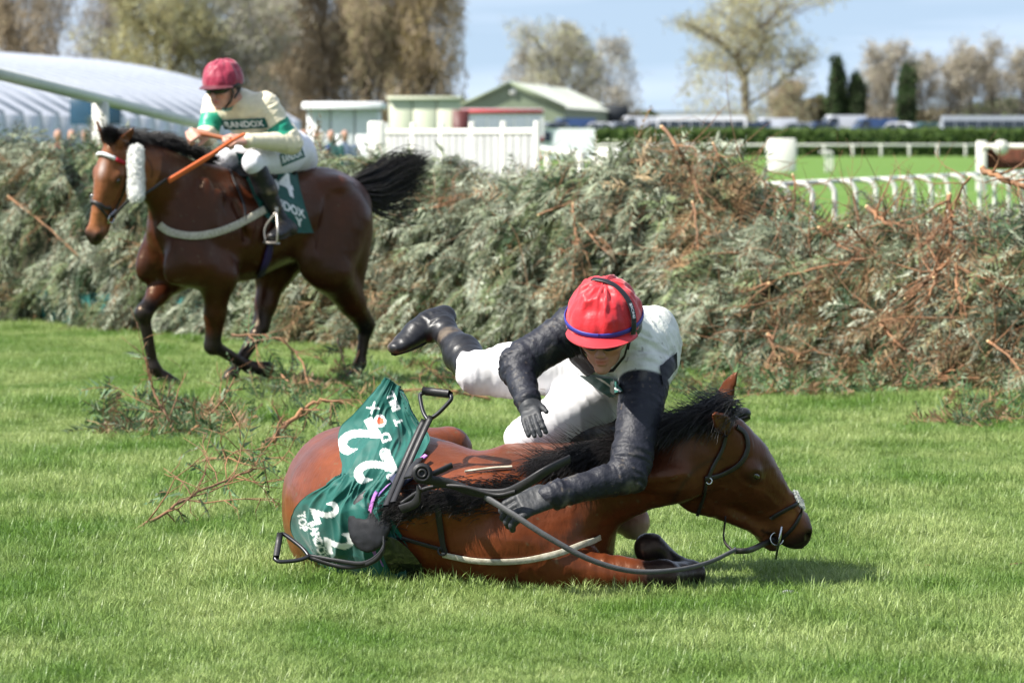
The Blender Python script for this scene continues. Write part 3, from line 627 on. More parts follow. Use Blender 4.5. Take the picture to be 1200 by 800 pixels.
def face_col(v, c, h):
    l = h.inv(v); lip = np.exp(-((l[:, 2] + .011) / .010)**2 - (l[:, 1] / .022)**2) * (l[:, 0] > .09); c = mixc(c, np.clip(lip, 0, 1) * .8, (.45, .10, .08))
    ck = np.exp(-(((np.abs(l[:, 1]) - .042) / .02)**2 + ((l[:, 2] - .02) / .022)**2)) * (l[:, 0] > .05); c = mixc(c, ck * .35, (.62, .20, .13)); return c
def hand_sdf(S, w_, fdir, nback, curl=(.25, .3, .35, .4), thumb=(.35, .8, -.3), k=1.0, sgn=1, spread=1.):
    """palm and five fingers; w_ wrist, fdir finger direction, nback back-of-hand normal, thumb on the +Y*sgn side"""
    X = nrm(fdir); Z = nrm(np.asarray(nback, float) - X * np.dot(nback, X)); Y = np.cross(Z, X) * sgn
    L = lambda x, y, z: np.asarray(w_) + k * (x * X + y * Y + z * Z)
    for y in (-.028, -.010, .010, .028): S.cone(L(.018, y * .75, 0), L(.088, y, .002), .0155 * k, .0125 * k, .012 * k)
    S.ell(L(.035, .026, -.008), np.array((.034, .018, .018)) * k, (X, Y, Z), .012 * k)
    lens = ((.030, .022, .017), (.037, .025, .019), (.041, .027, .020), (.038, .025, .019))
    for i, (y, ln) in enumerate(zip((-.031, -.011, .010, .030), lens)):
        p = L(.090 - .006 * abs(y) * 40 * .2, y, .001); a = curl[i]; ang = a * .6; fy = y * 1.0 * spread
        for j, l_ in enumerate(ln):
            d = nrm(math.cos(ang) * X - math.sin(ang) * Z + fy * Y * (.8 if j == 0 else .3)); q = p + d * l_ * k * 1.06; S.cone(p, q, (.0112 - .0007 * j) * k, (.0104 - .0007 * j) * k, .003 * k); p = q; ang += a * 1.3
    t = nrm(thumb[0] * X + thumb[1] * Y + thumb[2] * Z); b = L(.030, .034, -.006); m1 = b + t * .032 * k; S.cone(b, m1, .0145 * k, .0115 * k, .012 * k); t2 = nrm(t + X * .45); S.cone(m1, m1 + t2 * .028 * k, .0110 * k, .0092 * k, .004 * k)
def helmet(h, parent, colr, band=None, peakc=None, rx=.138, ry=.122, rz=.128, puff=.006, seed=0, base=.088):
    """silk-covered skull cap on head frame h: cover (with folds gathered at a button), peak, band, harness"""
    nu, nv = 120, 46; U, V = np.meshgrid(np.linspace(0, 2*np.pi, nu, endpoint=False), np.linspace(0, 1, nv), indexing='ij'); th = V * (np.pi * .56)
    n1 = vnoise(np.stack([np.cos(U) * 4.2, np.sin(U) * 4.2, th * 1.6 + 3], -1), seed); n2 = vnoise(np.stack([np.cos(U) * 9, np.sin(U) * 9, th * 3.5], -1), seed + 4)
    n4 = 1 - 2 * np.abs(vnoise(np.stack([np.cos(U) * 5.5, np.sin(U) * 5.5, th * 5], -1), seed + 21)); n3 = 1 - 2 * np.abs(vnoise(np.stack([np.cos(U) * 1.9 + np.sin(th) * np.cos(U) * 1.4, np.sin(U) * 2.6 + np.sin(th) * 1.4, th * 2.2], -1), seed + 8))
    r = 1 + (n1 * .6 + n2 * .35) * puff / .13 * np.sin(th)**.5 + n3 * puff * 1.5 / .13 * np.exp(-((th - .6) / .45)**2) + np.exp(-(th / .07)**2) * .05
    r *= 1 - .03 * sstep(.86, 1, V)
    x = np.sin(th) * np.cos(U) * rx * r; y = np.sin(th) * np.sin(U) * ry * r; z = np.cos(th) * rz * r + base
    M3 = lambda x, y, z: h.o + h.s * (x[..., None] * h.X + y[..., None] * h.Y + z[..., None] * h.Z)
    v = M3(x, y, z).reshape(-1, 3); i, j = np.meshgrid(np.arange(nu), np.arange(nv - 1), indexing='ij'); i2 = (i + 1) % nu
    f = np.stack([i*nv + j, i*nv + j + 1, i2*nv + j + 1, i2*nv + j], -1).reshape(-1, 4)
    cv = mk('helmet_cover', v, f, mat('silk_' + '_'.join(str(int(c_ * 99)) for c_ in colr), colr, .50, .4, sheen=.3, var=.15, vs=30, bump=.8, bs=26, dist=.006, bdet=3, col2=tuple(c_ * .75 for c_ in colr)), parent)
    # peak
    na, nb = 40, 8; A, B = np.meshgrid(np.linspace(-1.12, 1.12, na), np.linspace(0, 1, nb), indexing='ij'); ex = B * .050 * np.cos(A * 1.25)**.6
    x = np.cos(A) * (rx * .985 + ex); y = np.sin(A) * (ry * .985 + ex * .45); z = base + .006 - .012 * B - .014 * (A / 1.1)**2
    top = M3(x, y, z).reshape(-1, 3); bot = M3(x - .001, y, z - .004).reshape(-1, 3); gf = grid_faces(na, nb)
    rim = np.concatenate([np.arange(nb - 1, na * nb, nb)]); e = np.stack([rim[:-1], rim[1:], rim[1:] + na*nb, rim[:-1] + na*nb], 1)
    pm = mat('peak_' + '_'.join(str(int(c_ * 99)) for c_ in (peakc or colr)), peakc or colr, .4, .5, sheen=.2)
    mk('helmet_peak', np.vstack([top, bot]), [gf, gf[:, ::-1] + na*nb, e], pm, cv)
    if band is not None:
        A = np.linspace(0, 2*np.pi, 90); k1 = 1.022; t0 = np.pi * .50; p = M3(np.cos(A) * rx * k1 * np.sin(t0), np.sin(A) * ry * k1 * np.sin(t0), np.full(90, base + .012)); 
        b = strap(p, h.Z, .017, .003); mk('helmet_band', b[0], b[1], mat('band_blue', band, .4, .4), cv)
    # shell rim and harness
    parts = []
    for sg in (-1, 1):
        parts.append(strap(np.array([h(.045, sg * .082, .075), h(.030, sg * .080, .03), h(.045, sg * .066, -.02), h(.062, sg * .03, -.062), h(.066, 0, -.066)]), h.X, .022, .004))
        parts.append(strap(np.array([h(-.05, sg * .086, .075), h(-.03, sg * .084, .03), h(.02, sg * .076, -.005)]), h.X, .022, .004))
    A = np.linspace(0, 2*np.pi, 60); p = M3(np.cos(A) * rx * .96, np.sin(A) * ry * .96, np.full(60, base - .016)); parts.append(strap(p, h.Z, .035, .006))
    S = Sdf(h(-.03, 0, .04) - .16, h(-.03, 0, .04) + .16, .006); S.ell(h(-.045, 0, .065), np.array((.066, .088, .055)) * h.s, h.M, .01); vv, qq = S.mesh(); parts.append((vv, qq))
    mk('helmet_harness', *merge(parts), M_plast, cv)
    # goggles
    A = np.linspace(-1.15, 1.15, 40); Bz = np.linspace(0, 1, 7); AA, BB = np.meshgrid(A, Bz, indexing='ij'); nose = np.exp(-(AA / .16)**2)
    zt = .080; zb = .040 + .016 * nose + .012 * (AA / 1.1)**4; z = zb + (zt - zb) * BB; x = np.cos(AA) * .122 + .004; y = np.sin(AA) * .088
    g1 = mk('goggles', M3(x, y, z).reshape(-1, 3), grid_faces(40, 7), M_lens, parent)
    fr_ = [tube(M3(np.cos(A) * .124 + .004, np.sin(A) * .089, np.full(40, zt)), .0035, 6), tube(M3(np.cos(A) * .124 + .004, np.sin(A) * .089, .040 + .016 * np.exp(-(A / .16)**2) + .012 * (A / 1.1)**4), .003, 6)]
    A2 = np.linspace(1.1, 2*np.pi - 1.1, 40); fr_.append(strap(M3(np.cos(A2) * .112, np.sin(A2) * .092, np.full(40, .066)), h.Z, .018, .003))
    mk('goggle_frame', *merge(fr_), M_plast, g1)
    return cv
def limb(S, pts, rs, k=.03):
    for a, b, ra, rb in zip(pts[:-1], pts[1:], rs[:-1], rs[1:]): S.cone(a, b, ra, rb, k)
def bvh(v, q): return BVHTree.FromPolygons([Vector(p) for p in v], [tuple(int(k) for k in f) for f in q])
def lerp(a, b, t): return np.asarray(a) * (1 - t) + np.asarray(b) * t
def boots(name, legs, parent, vox=.006, mud=.5, seed=0, t0=.14):
    """legs: list of (knee, ankle, heel, toe, sole normal)"""
    for kn, an, he, toe, up in legs:
        pts = np.array([kn, an, he, toe]); S = Sdf(pts.min(0) - .11, pts.max(0) + .11, vox)
        S.cone(lerp(kn, an, t0), lerp(kn, an, .42), .062, .064, .02); S.cone(lerp(kn, an, .42), lerp(kn, an, .88), .060, .040, .03); S.cone(lerp(kn, an, .88), an, .040, .042, .02)
        S.cone(an, he, .040, .034, .02); f = nrm(toe - he); sd = np.cross(f, up); mid = lerp(he, toe, .55)
        S.loft([[*he, .037, .038, *sd], [*(lerp(he, toe, .3) + up * .012), .038, .046, *sd], [*(mid + up * .004), .047, .040, *sd], [*(lerp(he, toe, .82)), .046, .030, *sd], [*toe, .030, .020, *sd]], 5, .03)
        S.cone(an, mid + up * .01, .038, .030, .03)
        v, q = S.mesh(1); v = creases(v, q, [(kn, an), (he, toe)], .0055, 36, 9, seed, [(an, .08)])
        c = np.tile((.012, .012, .014), (len(v), 1)); n = fbm(v * 14, 4, seed); low = sstep(.0, -.03, (v - lerp(he, toe, .5)) @ up - .0)
        c = mixc(c, np.clip(sstep(.05, .5, n) * mud + low * .35 * sstep(-.2, .4, n), 0, 1), (.16, .12, .08)); mk('boot', v, q, M_boot, parent, col=c)
        # sole
        s_ = strap(crom([he - f * .03 - up * .030, lerp(he, toe, .3) - up * .030, lerp(he, toe, .6) - up * .034, toe + f * .012 - up * .018], 5), sd, np.interp(np.linspace(0, 1, 16), [0, .15, .35, .65, .9, 1], [.035, .056, .05, .078, .062, .03]), .008); mk('boot_sole', s_[0], s_[1], M_lea, parent)
def build_jockey1():
    base = P1(700, 640, .4); root = empty('person', (base[0], base[1], base[2]), 'jockey in red helmet and black and white silks being thrown over the fallen horse', 'person', 'jockeys')
    pel = P1(728, 436, .60); chest = P1(724, 405, .20); neck = P1(718, 384, .08)
    h = Fr(P1(709, 402, -.06), (-.14, -.89, -.44), (-.04, -.44, .89), 1.05)
    shR = P1(672, 385, .06); elR = P1(606, 428, .02); wrR = P1(619, 472, -.14); shL = P1(757, 440, .06); elL = P1(737, 556, -.16); wrL = P1(648, 580, -.24)
    hipL = P1(712, 456, .54); knL = P1(615, 515, .34); anL = P1(775, 500, .66); heL = P1(800, 506, .68); toL = P1(873, 484, .60)
    hipR = P1(708, 425, .58); knR = P1(560, 437, .50); anR = P1(517, 384, .80); heR = P1(520, 372, .86); toR = P1(462, 408, .74)
    S = Sdf(P1(450, 300, 0)[0:3] * [1, 0, 1] + [0, 16.4, -.9], [P1(885, 300, 0)[0], 18.25, 1.2], .0062)
    S = Sdf((P1(445, 400, .8)[0], 16.45, P1(600, 610, 0)[2]), (P1(890, 400, .6)[0], 18.20, P1(600, 300, 0)[2]), .0062)
    face_sdf(S, h); S.cone(h(-.02, 0, .0), neck, .058, .062, .03)
    dn = nrm(shL - shR)
    S.loft([[*pel, .14, .10, *dn], [*lerp(pel, chest, .5), .13, .095, *dn], [*chest, .15, .105, *dn], [*neck, .12, .07, *dn]], 5, .03)
    limb(S, [shR, elR, wrR], [.050, .038, .028]); limb(S, [shL, elL, wrL], [.050, .038, .028]); limb(S, [hipL, knL, anL, heL], [.078, .05, .030, .012]); limb(S, [hipR, knR, anR, heR], [.078, .05, .030, .012])
    v, q = S.mesh(1); c = face_col(v, np.tile((.46, .22, .15), (len(v), 1)), h); c = mixc(c, .35 * sstep(.1, .5, fbm(v * 30)), (.22, .12, .08))
    mk('body', v, q, M_skin, root, col=c)
    helmet(h, root, (.60, .012, .022), band=(.035, .035, .25), peakc=(.62, .02, .03), seed=3, puff=.008)
    hs = [h.o + h.s * ((math.sin(t) * math.cos(a) * .141) * h.X + math.sin(t) * math.sin(a) * .125 * h.Y + (math.cos(t) * .131 + .088) * h.Z) for t, a in [(x, .98 + .22 * math.cos(x * 1.2)) for x in np.linspace(-.3, 1.60, 26)]]
    nn_ = [nrm(p - h(0, 0, .088)) for p in hs]; tt = np.gradient(np.array(hs), axis=0); st_ = strap(np.array(hs) + np.array(nn_) * .006, np.cross(tt, nn_), .022, .003); gs = mk('goggle_strap', st_[0], st_[1], M_plast, root)
    # word on the strap
    im = np.tile(np.array((.012, .012, .014)), (40, 130, 1)).astype(float); stamp(im, text_tris('SHORE'), (65, 20), 24, 0, (.75, .75, .75), 1.)
    p = np.array(hs)[15:22]; n2 = np.array(nn_)[15:22]; p = crom(p + n2 * .0095, 6); sd = nrm(np.cross(p[-1] - p[0], n2[3])); A = np.linspace(-.5, .5, 12)
    g = p[:, None, :] + sd * .0200 * A[None, :, None]; Ug, Vg = np.meshgrid(np.linspace(1, 0, len(p)), np.linspace(1, 0, 12), indexing='ij'); mk('strap_lettering', g.reshape(-1, 3), grid_faces(len(p), 12), M_print, gs, col=sample(im, Ug.ravel(), Vg.ravel()))
    # jacket
    S = Sdf((P1(585, 400, 0)[0], 16.5, P1(600, 610, 0)[2]), (P1(810, 400, .4)[0], 17.95, P1(600, 335, 0)[2]), .0058)
    back = P1(770, 395, .35)
    S.loft([[*lerp(pel, chest, .25), .155, .115, *dn], [*lerp(pel, chest, .6), .165, .125, *dn], [*chest, .185, .135, *dn], [*lerp(chest, neck, .6), .165, .11, *dn], [*(neck + np.array([0, -.02, .02])), .085, .07, *dn]], 6, .03)
    S.ell(P1(768, 400, .28), (.085, .16, .12), None, .08); S.ell(P1(752, 432, .22), (.09, .14, .085), None, .06)
    S.cone(shR, lerp(shR, elR, .9), .078, .060, .05); S.cone(elR, lerp(shR, elR, .8), .058, .062, .03); S.cone(elR, lerp(elR, wrR, .96), .058, .040, .025)
    S.cone(shL, lerp(shL, elL, .9), .086, .060, .05); S.cone(lerp(shL, elL, .8), elL, .062, .056, .03); S.cone(elL, lerp(elL, wrL, .96), .056, .041, .025); S.cone(lerp(elL, wrL, .9), wrL, .044, .044, .01)
    v, q = S.mesh(1)
    v = creases(v, q, [(shR, elR), (elR, wrR), (shL, elL), (elL, wrL), (P1(800, 380, .2), P1(690, 450, .1))], .0085, 34, 8, 2, [(elR, .09), (elL, .11), (wrL, .08), (wrR, .06), (shL, .1), (shR, .1), (lerp(pel, chest, .4), .3), (P1(760, 410, .1), .15)])
    c = np.tile((.66, .67, .60), (len(v), 1)); dR = np.minimum(segdist(v, lerp(shR, elR, .0), elR)[0], segdist(v, elR, wrR)[0]); dL = np.minimum(segdist(v, lerp(shL, elL, .18), elL)[0], segdist(v, elL, wrL)[0])
    blk = np.maximum(1 - sstep(.090, .096, dR), 1 - sstep(.092, .098, dL)); c = mixc(c, blk, (.011, .012, .019))
    low = 1 - sstep(.075, .080, segdist(v, P1(668, 402, -.06), P1(700, 430, -.06))[0]) if False else 0
    dr = sstep(.25, .6, fbm(v * 16, 4, 3)); c = mixc(c, dr * .25, (.30, .27, .22))
    sp = (vnoise(v * 85, 5) > .80) * 1.; c = mixc(c, sp * .6, (.10, .08, .06))
    jk = mk('jacket', v, q, M_wet, root, col=c); jb = bvh(v, q)
    im = np.tile(np.array((.011, .012, .019)), (10, 10, 1)).astype(float)
    decal(jb, [(652, 404), (664, 397), (702, 432), (690, 438)], im, root, 'black_chest_panel', D1, .012, 40, 14)
    decal(jb, [(772, 430), (792, 412), (792, 430), (776, 452)], im, root, 'black_side_panel', D1 + .2, .006, 20, 14)
    im = np.tile(np.array(GREEN) * 1.1, (60, 120, 1)).astype(float); stamp(im, text_tris('X'), (84, 28), 50, -10, (.75, .75, .72), 1.2)
    decal(jb, [(680, 436), (722, 441), (733, 460), (716, 462)], im, root, 'chest_band', D1, .013, 70, 30)
    # breeches
    S = Sdf((P1(535, 400, .5)[0], 17.1, P1(600, 560, 0)[2]), (P1(800, 400, .6)[0], 18.05, P1(600, 380, 0)[2]), .006)
    S.loft([[*lerp(pel, chest, .35), .145, .105, *dn], [*pel, .165, .125, *dn], [*lerp(chest, pel, 1.25), .12, .09, *dn]], 5, .03)
    S.cone(hipL, lerp(hipL, knL, .75), .105, .082, .05); S.cone(lerp(hipL, knL, .75), knL, .080, .066, .03); S.cone(knL, lerp(knL, anL, .22), .064, .058, .02)
    S.cone(hipR, lerp(hipR, knR, .75), .108, .088, .05); S.cone(lerp(hipR, knR, .75), knR, .088, .074, .03); S.cone(knR, lerp(knR, anR, .22), .068, .058, .02)
    v, q = S.mesh(1); v = creases(v, q, [(hipL, knL), (hipR, knR)], .0088, 26, 6, 6, [(knL, .10), (knR, .10), (hipL, .12), (hipR, .12)])
    c = np.tile((.70, .69, .70), (len(v), 1)); n = fbm(v * 11, 4, 8); c = mixc(c, sstep(.05, .55, n) * .35, (.40, .36, .31)); sp = (vnoise(v * 70, 15) > .84) * 1.; c = mixc(c, sp * .6, (.25, .18, .14))
    dd_ = np.linalg.norm((pxv(v) - [700, 488]) / [20, 28], axis=1) + .25 * fbm(v * 12, 3, 4); c = mixc(c, (1 - sstep(.9, 1.1, dd_)) * .85, (.33, .33, .34)); mk('breeches', v, q, M_breech, root, col=c)  # grey inner-thigh patch: shade and wet mud painted into the cloth colour
    upR = nrm(np.cross(toR - heR, np.cross(anR + np.array([.02, 0, .0]) - heR, toR - heR))) 
    upR = nrm(np.array([.35, -.3, .2]) + nrm(np.cross(toR - heR, np.array([0, 1, 0]))) * .0); upR = nrm(upR - nrm(toR - heR) * (upR @ nrm(toR - heR)))
    upR = -np.array([-.45, -.25, -.85]); upR = nrm(upR - nrm(toR - heR) * (upR @ nrm(toR - heR)))
    upL = np.array([-.1, .3, 1.]); upL = nrm(upL - nrm(toL - heL) * (upL @ nrm(toL - heL)))
    boots('boot', [(knR, anR, heR, toR, upR), (knL, anL, heL, toL, upL)], root, mud=.6, seed=4)
    for nm, w_, fd, nb, cu, th, sg, kk in (('glove', wrR, P1(626, 503, -.26) - wrR, (-.25, -.9, .2), (.18, .2, .22, .3), (1.0, .55, -.1), 1, .88), ('glove', wrL, P1(596, 598, -.27) - wrL, (-.15, -.8, .6), (.5, .55, .6, .6), (.7, .5, -.5), -1, 1.22)):
        S = Sdf(w_ - .24, w_ + .24, .0032); hand_sdf(S, w_, fd, nb, cu, th, kk, sg); S.cone(w_ - nrm(fd) * .03, w_ + nrm(fd) * .02, .036, .033, .012)
        v, q = S.mesh(1); v = creases(v, q, [(w_ - nrm(fd) * .03, w_ + nrm(fd) * .1)], .0012, 60, 25, 5); c = np.tile((.028, .030, .033), (len(v), 1)); mk(nm, v, q, M_glove, root, col=c)
    return root, h, jb, dict(wrL=wrL, handL=P1(612, 583, -.26))
def build_jockey2():
    base = L2(.1, 0, 1.3); root = empty('person', tuple(base), 'jockey in cream silks with green hoops and maroon helmet riding the galloping horse', 'person', 'jockeys')
    pel = P2(338, 176, .16); chest = P2(298, 140, -.16); neck = P2(272, 118, -.30); dn = nrm(_l)
    h = Fr(P2(264, 113, -.40), (-.50, -.82, -.22), (-.12, -.20, .97), 1.04)
    shL = P2(311, 124, -.34); shR = P2(252, 121, -.12); elL = P2(340, 167, -.34); wrL = P2(287, 165, -.56); elR = P2(243, 158, -.22); wrR = P2(242, 157, -.44)
    hipL = P2(334, 184, .02); knL = P2(297, 190, -.42); anL = P2(331, 262, -.26); heL = P2(341, 268, -.22); toL = P2(318, 277, -.42)
    hipR = P2(318, 180, .30); knR = P2(262, 188, .0); anR = P2(292, 262, .20); heR = P2(300, 268, .25); toR = P2(284, 275, .05)
    pts = np.array([pel, knL, heL, toL, anR, h(0, 0, .3), elL, wrR, wrL, knR, shR]); S = Sdf(pts.min(0) - .16, pts.max(0) + .16, .0065)
    face_sdf(S, h); S.cone(h(-.02, 0, .0), neck, .056, .060, .03)
    S.loft([[*pel, .15, .10, *dn], [*lerp(pel, chest, .5), .13, .09, *dn], [*chest, .155, .10, *dn], [*neck, .12, .07, *dn]], 5, .03)
    limb(S, [shR, elR, wrR], [.048, .036, .026]); limb(S, [shL, elL, wrL], [.048, .036, .026]); limb(S, [hipL, knL, anL, heL], [.078, .05, .030, .012]); limb(S, [hipR, knR, anR, heR], [.078, .05, .030, .012])
    fL = P2(266, 163, -.66) - wrL; fR = P2(226, 157, -.52) - wrR
    hand_sdf(S, wrL, fL, (.1, -.75, .65), (1.2, 1.2, 1.15, 1.1), (.8, .5, -.5), 1.1, -1); hand_sdf(S, wrR, fR, (.1, -.7, .7), (1.2, 1.2, 1.15, 1.1), (.8, .5, -.5), 1.1, 1)
    v, q = S.mesh(1); c = face_col(v, np.tile((.56, .30, .22), (len(v), 1)), h); mk('body', v, q, M_skin, root, col=c)
    helmet(h, root, (.30, .012, .045), peakc=(.10, .006, .015), seed=11, puff=.007, rx=.134, ry=.118, rz=.130)
    S = Sdf(np.array([pel, elL, wrR, shR, shL, wrL]).min(0) - .16, np.array([pel, elL, wrR, shR, shL, wrL]).max(0) + .16, .0062)
    S.loft([[*lerp(pel, chest, .15), .150, .115, *dn], [*lerp(pel, chest, .5), .165, .125, *dn], [*chest, .185, .140, *dn], [*lerp(chest, neck, .7), .17, .11, *dn], [*(neck + .02 * (neck - chest)), .08, .07, *dn]], 6, .03)
    S.cone(shR, elR, .075, .062, .05); S.cone(elR, lerp(elR, wrR, .9), .058, .040, .025); S.cone(shL, elL, .084, .066, .05); S.cone(elL, lerp(elL, wrL, .93), .068, .042, .03)
    v, q = S.mesh(1); v = creases(v, q, [(shR, elR), (elR, wrR), (shL, elL), (elL, wrL), (pel, chest)], .008, 24, 8, 12, [(elR, .09), (elL, .12), (wrL, .08), (lerp(pel, chest, .4), .2), (shL, .12)])
    cream = np.array((.74, .66, .47)); gr = np.array((.006, .25, .15)); c = np.tile(cream, (len(v), 1))
    dd, t = segdist(v, shL, elL); m = (dd < .11) * (t > .48) * (t < .80) * (np.minimum(segdist(v, elL, wrL)[0] + .03, 9) > dd); c = mixc(c, m * 1., gr)
    dd, t = segdist(v, shR, elR); m = (dd < .10) * (t > .45) * (t < .90); c = mixc(c, m * 1., gr)
    dd, t = segdist(v, pel, neck); ax = nrm(chest - pel); tt = (v - chest) @ ax; arm = np.minimum(segdist(v, shL, elL)[0], segdist(v, elL, wrL)[0]) < .088; arm |= np.minimum(segdist(v, shR, elR)[0], segdist(v, elR, wrR)[0]) < .075
    m = (np.abs(tt - .0) < .045) & ~arm; c = mixc(c, m * 1., gr); col_ = (np.linalg.norm(v - neck, axis=1) < .095) & ((v - neck) @ nrm(neck - chest) > .015); c = mixc(c, col_ * 1., (.10, .26, .24))
    mk('jacket', v, q, M_silk, root, col=c); jb = bvh(v, q)
    decal(jb, [(259, 140), (311, 138), (315, 149), (263, 152)], sponsor(), root, 'chest_lettering', D2 - .3, .008, 120, 34)
    S = Sdf(np.array([pel, knL, knR, hipR]).min(0) - .18, np.array([pel, knL, knR, hipR]).max(0) + .18, .0068)
    S.loft([[*lerp(pel, chest, .25), .14, .105, *dn], [*pel, .175, .135, *dn], [*(pel + (pel - chest) * .28), .13, .11, *dn]], 5, .03)
    S.cone(hipL, knL, .108, .066, .05); S.cone(knL, lerp(knL, anL, .1), .060, .056, .02); S.cone(hipR, knR, .108, .070, .05); S.cone(knR, lerp(knR, anR, .2), .066, .056, .02)
    v, q = S.mesh(1); v = creases(v, q, [(hipL, knL), (hipR, knR)], .005, 22, 8, 26, [(knL, .12), (hipL, .14)]); mk('breeches', v, q, M_breech, root, col=np.tile((.74, .74, .80), (len(v), 1))); bb = bvh(v, q)
    decal(bb, [(327, 181), (353, 172), (357, 184), (330, 195)], sponsor(), root, 'breeches_lettering', D2, .005, 90, 34)
    upL = np.array([-.1, -.0, 1.]); upL = nrm(upL - nrm(toL - heL) * (upL @ nrm(toL - heL))); upR = nrm(np.array([0, 0, 1.]) - nrm(toR - heR) * (nrm(toR - heR)[2]))
    boots('boot', [(knL, anL, heL, toL, upL), (knR, anR, heR, toR, upR)], root, mud=.9, seed=7, t0=.07)
    return root, h, jb, dict(handL=wrL + fL * .75, handR=wrR + fR * .75, toeL=toL, toL=toL, anL=anL, toR=toR)
# ---------------------------------------------------------------- tack
def spline_grid(ctrl, nu, nv):
    """ctrl (R,C,3) -> smooth surface (nu*nv) by Catmull-Rom both ways"""
    c = np.array(ctrl, float); Rr, Cc = c.shape[:2]; a = np.stack([crom(c[:, j], 12) for j in range(Cc)], 1); b = np.stack([crom(a[i], 12) for i in range(len(a))], 0)
    iu = np.linspace(0, len(b) - 1, nu); jv = np.linspace(0, b.shape[1] - 1, nv); i0 = np.clip(iu.astype(int), 0, len(b) - 2); j0 = np.clip(jv.astype(int), 0, b.shape[1] - 2); fu = (iu - i0)[:, None, None]; fv = (jv - j0)[None, :, None]
    B = lambda di, dj: b[np.ix_(i0 + di, j0 + dj)]
    return (B(0, 0)*(1-fu) + B(1, 0)*fu)*(1-fv) + (B(0, 1)*(1-fu) + B(1, 1)*fu)*fv
def gnorm(g):
    n = np.cross(np.gradient(g, axis=0), np.gradient(g, axis=1)); n /= np.linalg.norm(n, axis=2)[..., None] + 1e-12
    s = np.sign((n * (g - CAMP)).sum(2)); return -n * s[..., None]
def pxof(v): return np.stack([HX + v[..., 0] / v[..., 1] * F, HY + (H - v[..., 2]) / v[..., 1] * F], -1)
def keep_out(bv, g, off):
    out = g.reshape(-1, 3).copy()
    for k, p in enumerate(out):
        d = p - CAMP; L = np.linalg.norm(d); d = d / L; r = bv.ray_cast(Vector(CAMP), Vector(d), L + off)
        if r[0] is not None and r[3] < L + off: out[k] = CAMP + d * (r[3] - off)
    return out.reshape(g.shape)
def sheet(name, g, m, parent, col=None, th=.004, bv=None):
    nu, nv = g.shape[:2]; n = gnorm(g); v = np.vstack([(g).reshape(-1, 3), (g - n * th).reshape(-1, 3)]); f = grid_faces(nu, nv); N_ = nu * nv
    ids = np.arange(N_).reshape(nu, nv); rim = np.concatenate([ids[0, :], ids[1:, -1], ids[-1, -2::-1], ids[-2:0:-1, 0]]); r2 = np.roll(rim, -1)
    e = np.stack([rim, r2, r2 + N_, rim + N_], 1); c = None if col is None else np.vstack([col.reshape(-1, 3)] * 2)
    return mk(name, v, [f, f[:, ::-1] + N_, e], m, parent, col=c)
def drape(bv, rows, nu, nv, dflt, wr=.006, seed=0, off=.008, fr=(14, 14, 14), ufold=0):
    """rows of (px, py, lift[, depth]); lift = how far the cloth stands off the body"""
    C_ = []
    for r in rows:
        o = []
        for t in r:
            p, n_ = cast(bv, t[0], t[1], dflt, 0)
            if len(t) > 3: p = np.array(P(t[0], t[1], t[3]))
            elif n_ is None: p = np.array(P(t[0], t[1], dflt))
            d = nrm(p - CAMP); o.append(p - d * t[2])
        C_.append(o)
    g = spline_grid(C_, nu, nv); n = gnorm(g); q = g * np.array(fr)
    g = g + n * ((1 - 2 * np.abs(vnoise(q, seed))) * .6 + (1 - 2 * np.abs(vnoise(q * 2.1 + 4, seed + 3))) * .3 + vnoise(q * .6, seed + 5) * .5)[..., None] * wr
    if ufold: U_, V_ = np.meshgrid(np.linspace(0, 1, g.shape[0]), np.linspace(0, 1, g.shape[1]), indexing='ij'); g = g + n * ((1 - 2 * np.abs(vnoise(np.stack([U_ * 3.2 + V_ * 1.5, V_ * 6.5 + U_ * 2.5, U_ * 0 + 1.3], -1), seed + 7))) * .7 + (1 - 2 * np.abs(vnoise(np.stack([U_ * 6, V_ * 15 - U_ * 5, U_ * 0 + 4.], -1), seed + 9))) * .3)[..., None] * ufold
    return keep_out(bv, g, off)
M_cloth = mat('number_cloth', attr=True, rough=.58, spec=.3, var=.08, vs=30, bump=.35, bs=900, dist=.001, sheen=.15)
M_black = mat('black_strap', (.018, .017, .018), .48, .4, var=.2, vs=40, bump=.3, bs=150)
M_iron = mat('stirrup_iron', (.045, .045, .05), .32, .6, .7, var=.2)
M_web = mat('pale_webbing', (.50, .47, .38), .75, .25, var=.2, vs=60, col2=(.34, .31, .23), bump=.3, bs=300)
def ring(c, n, r, w_=.0035, seg=22):
    n = nrm(n); u = nrm(np.cross(n, [.3, .2, .9])); v_ = np.cross(n, u); a = np.linspace(0, 2*np.pi, seg); return tube(c + r * (np.cos(a)[:, None] * u + np.sin(a)[:, None] * v_), w_, 6, False)
def sweep_px(pts, n=6): return crom([P1(*p) for p in pts], n)
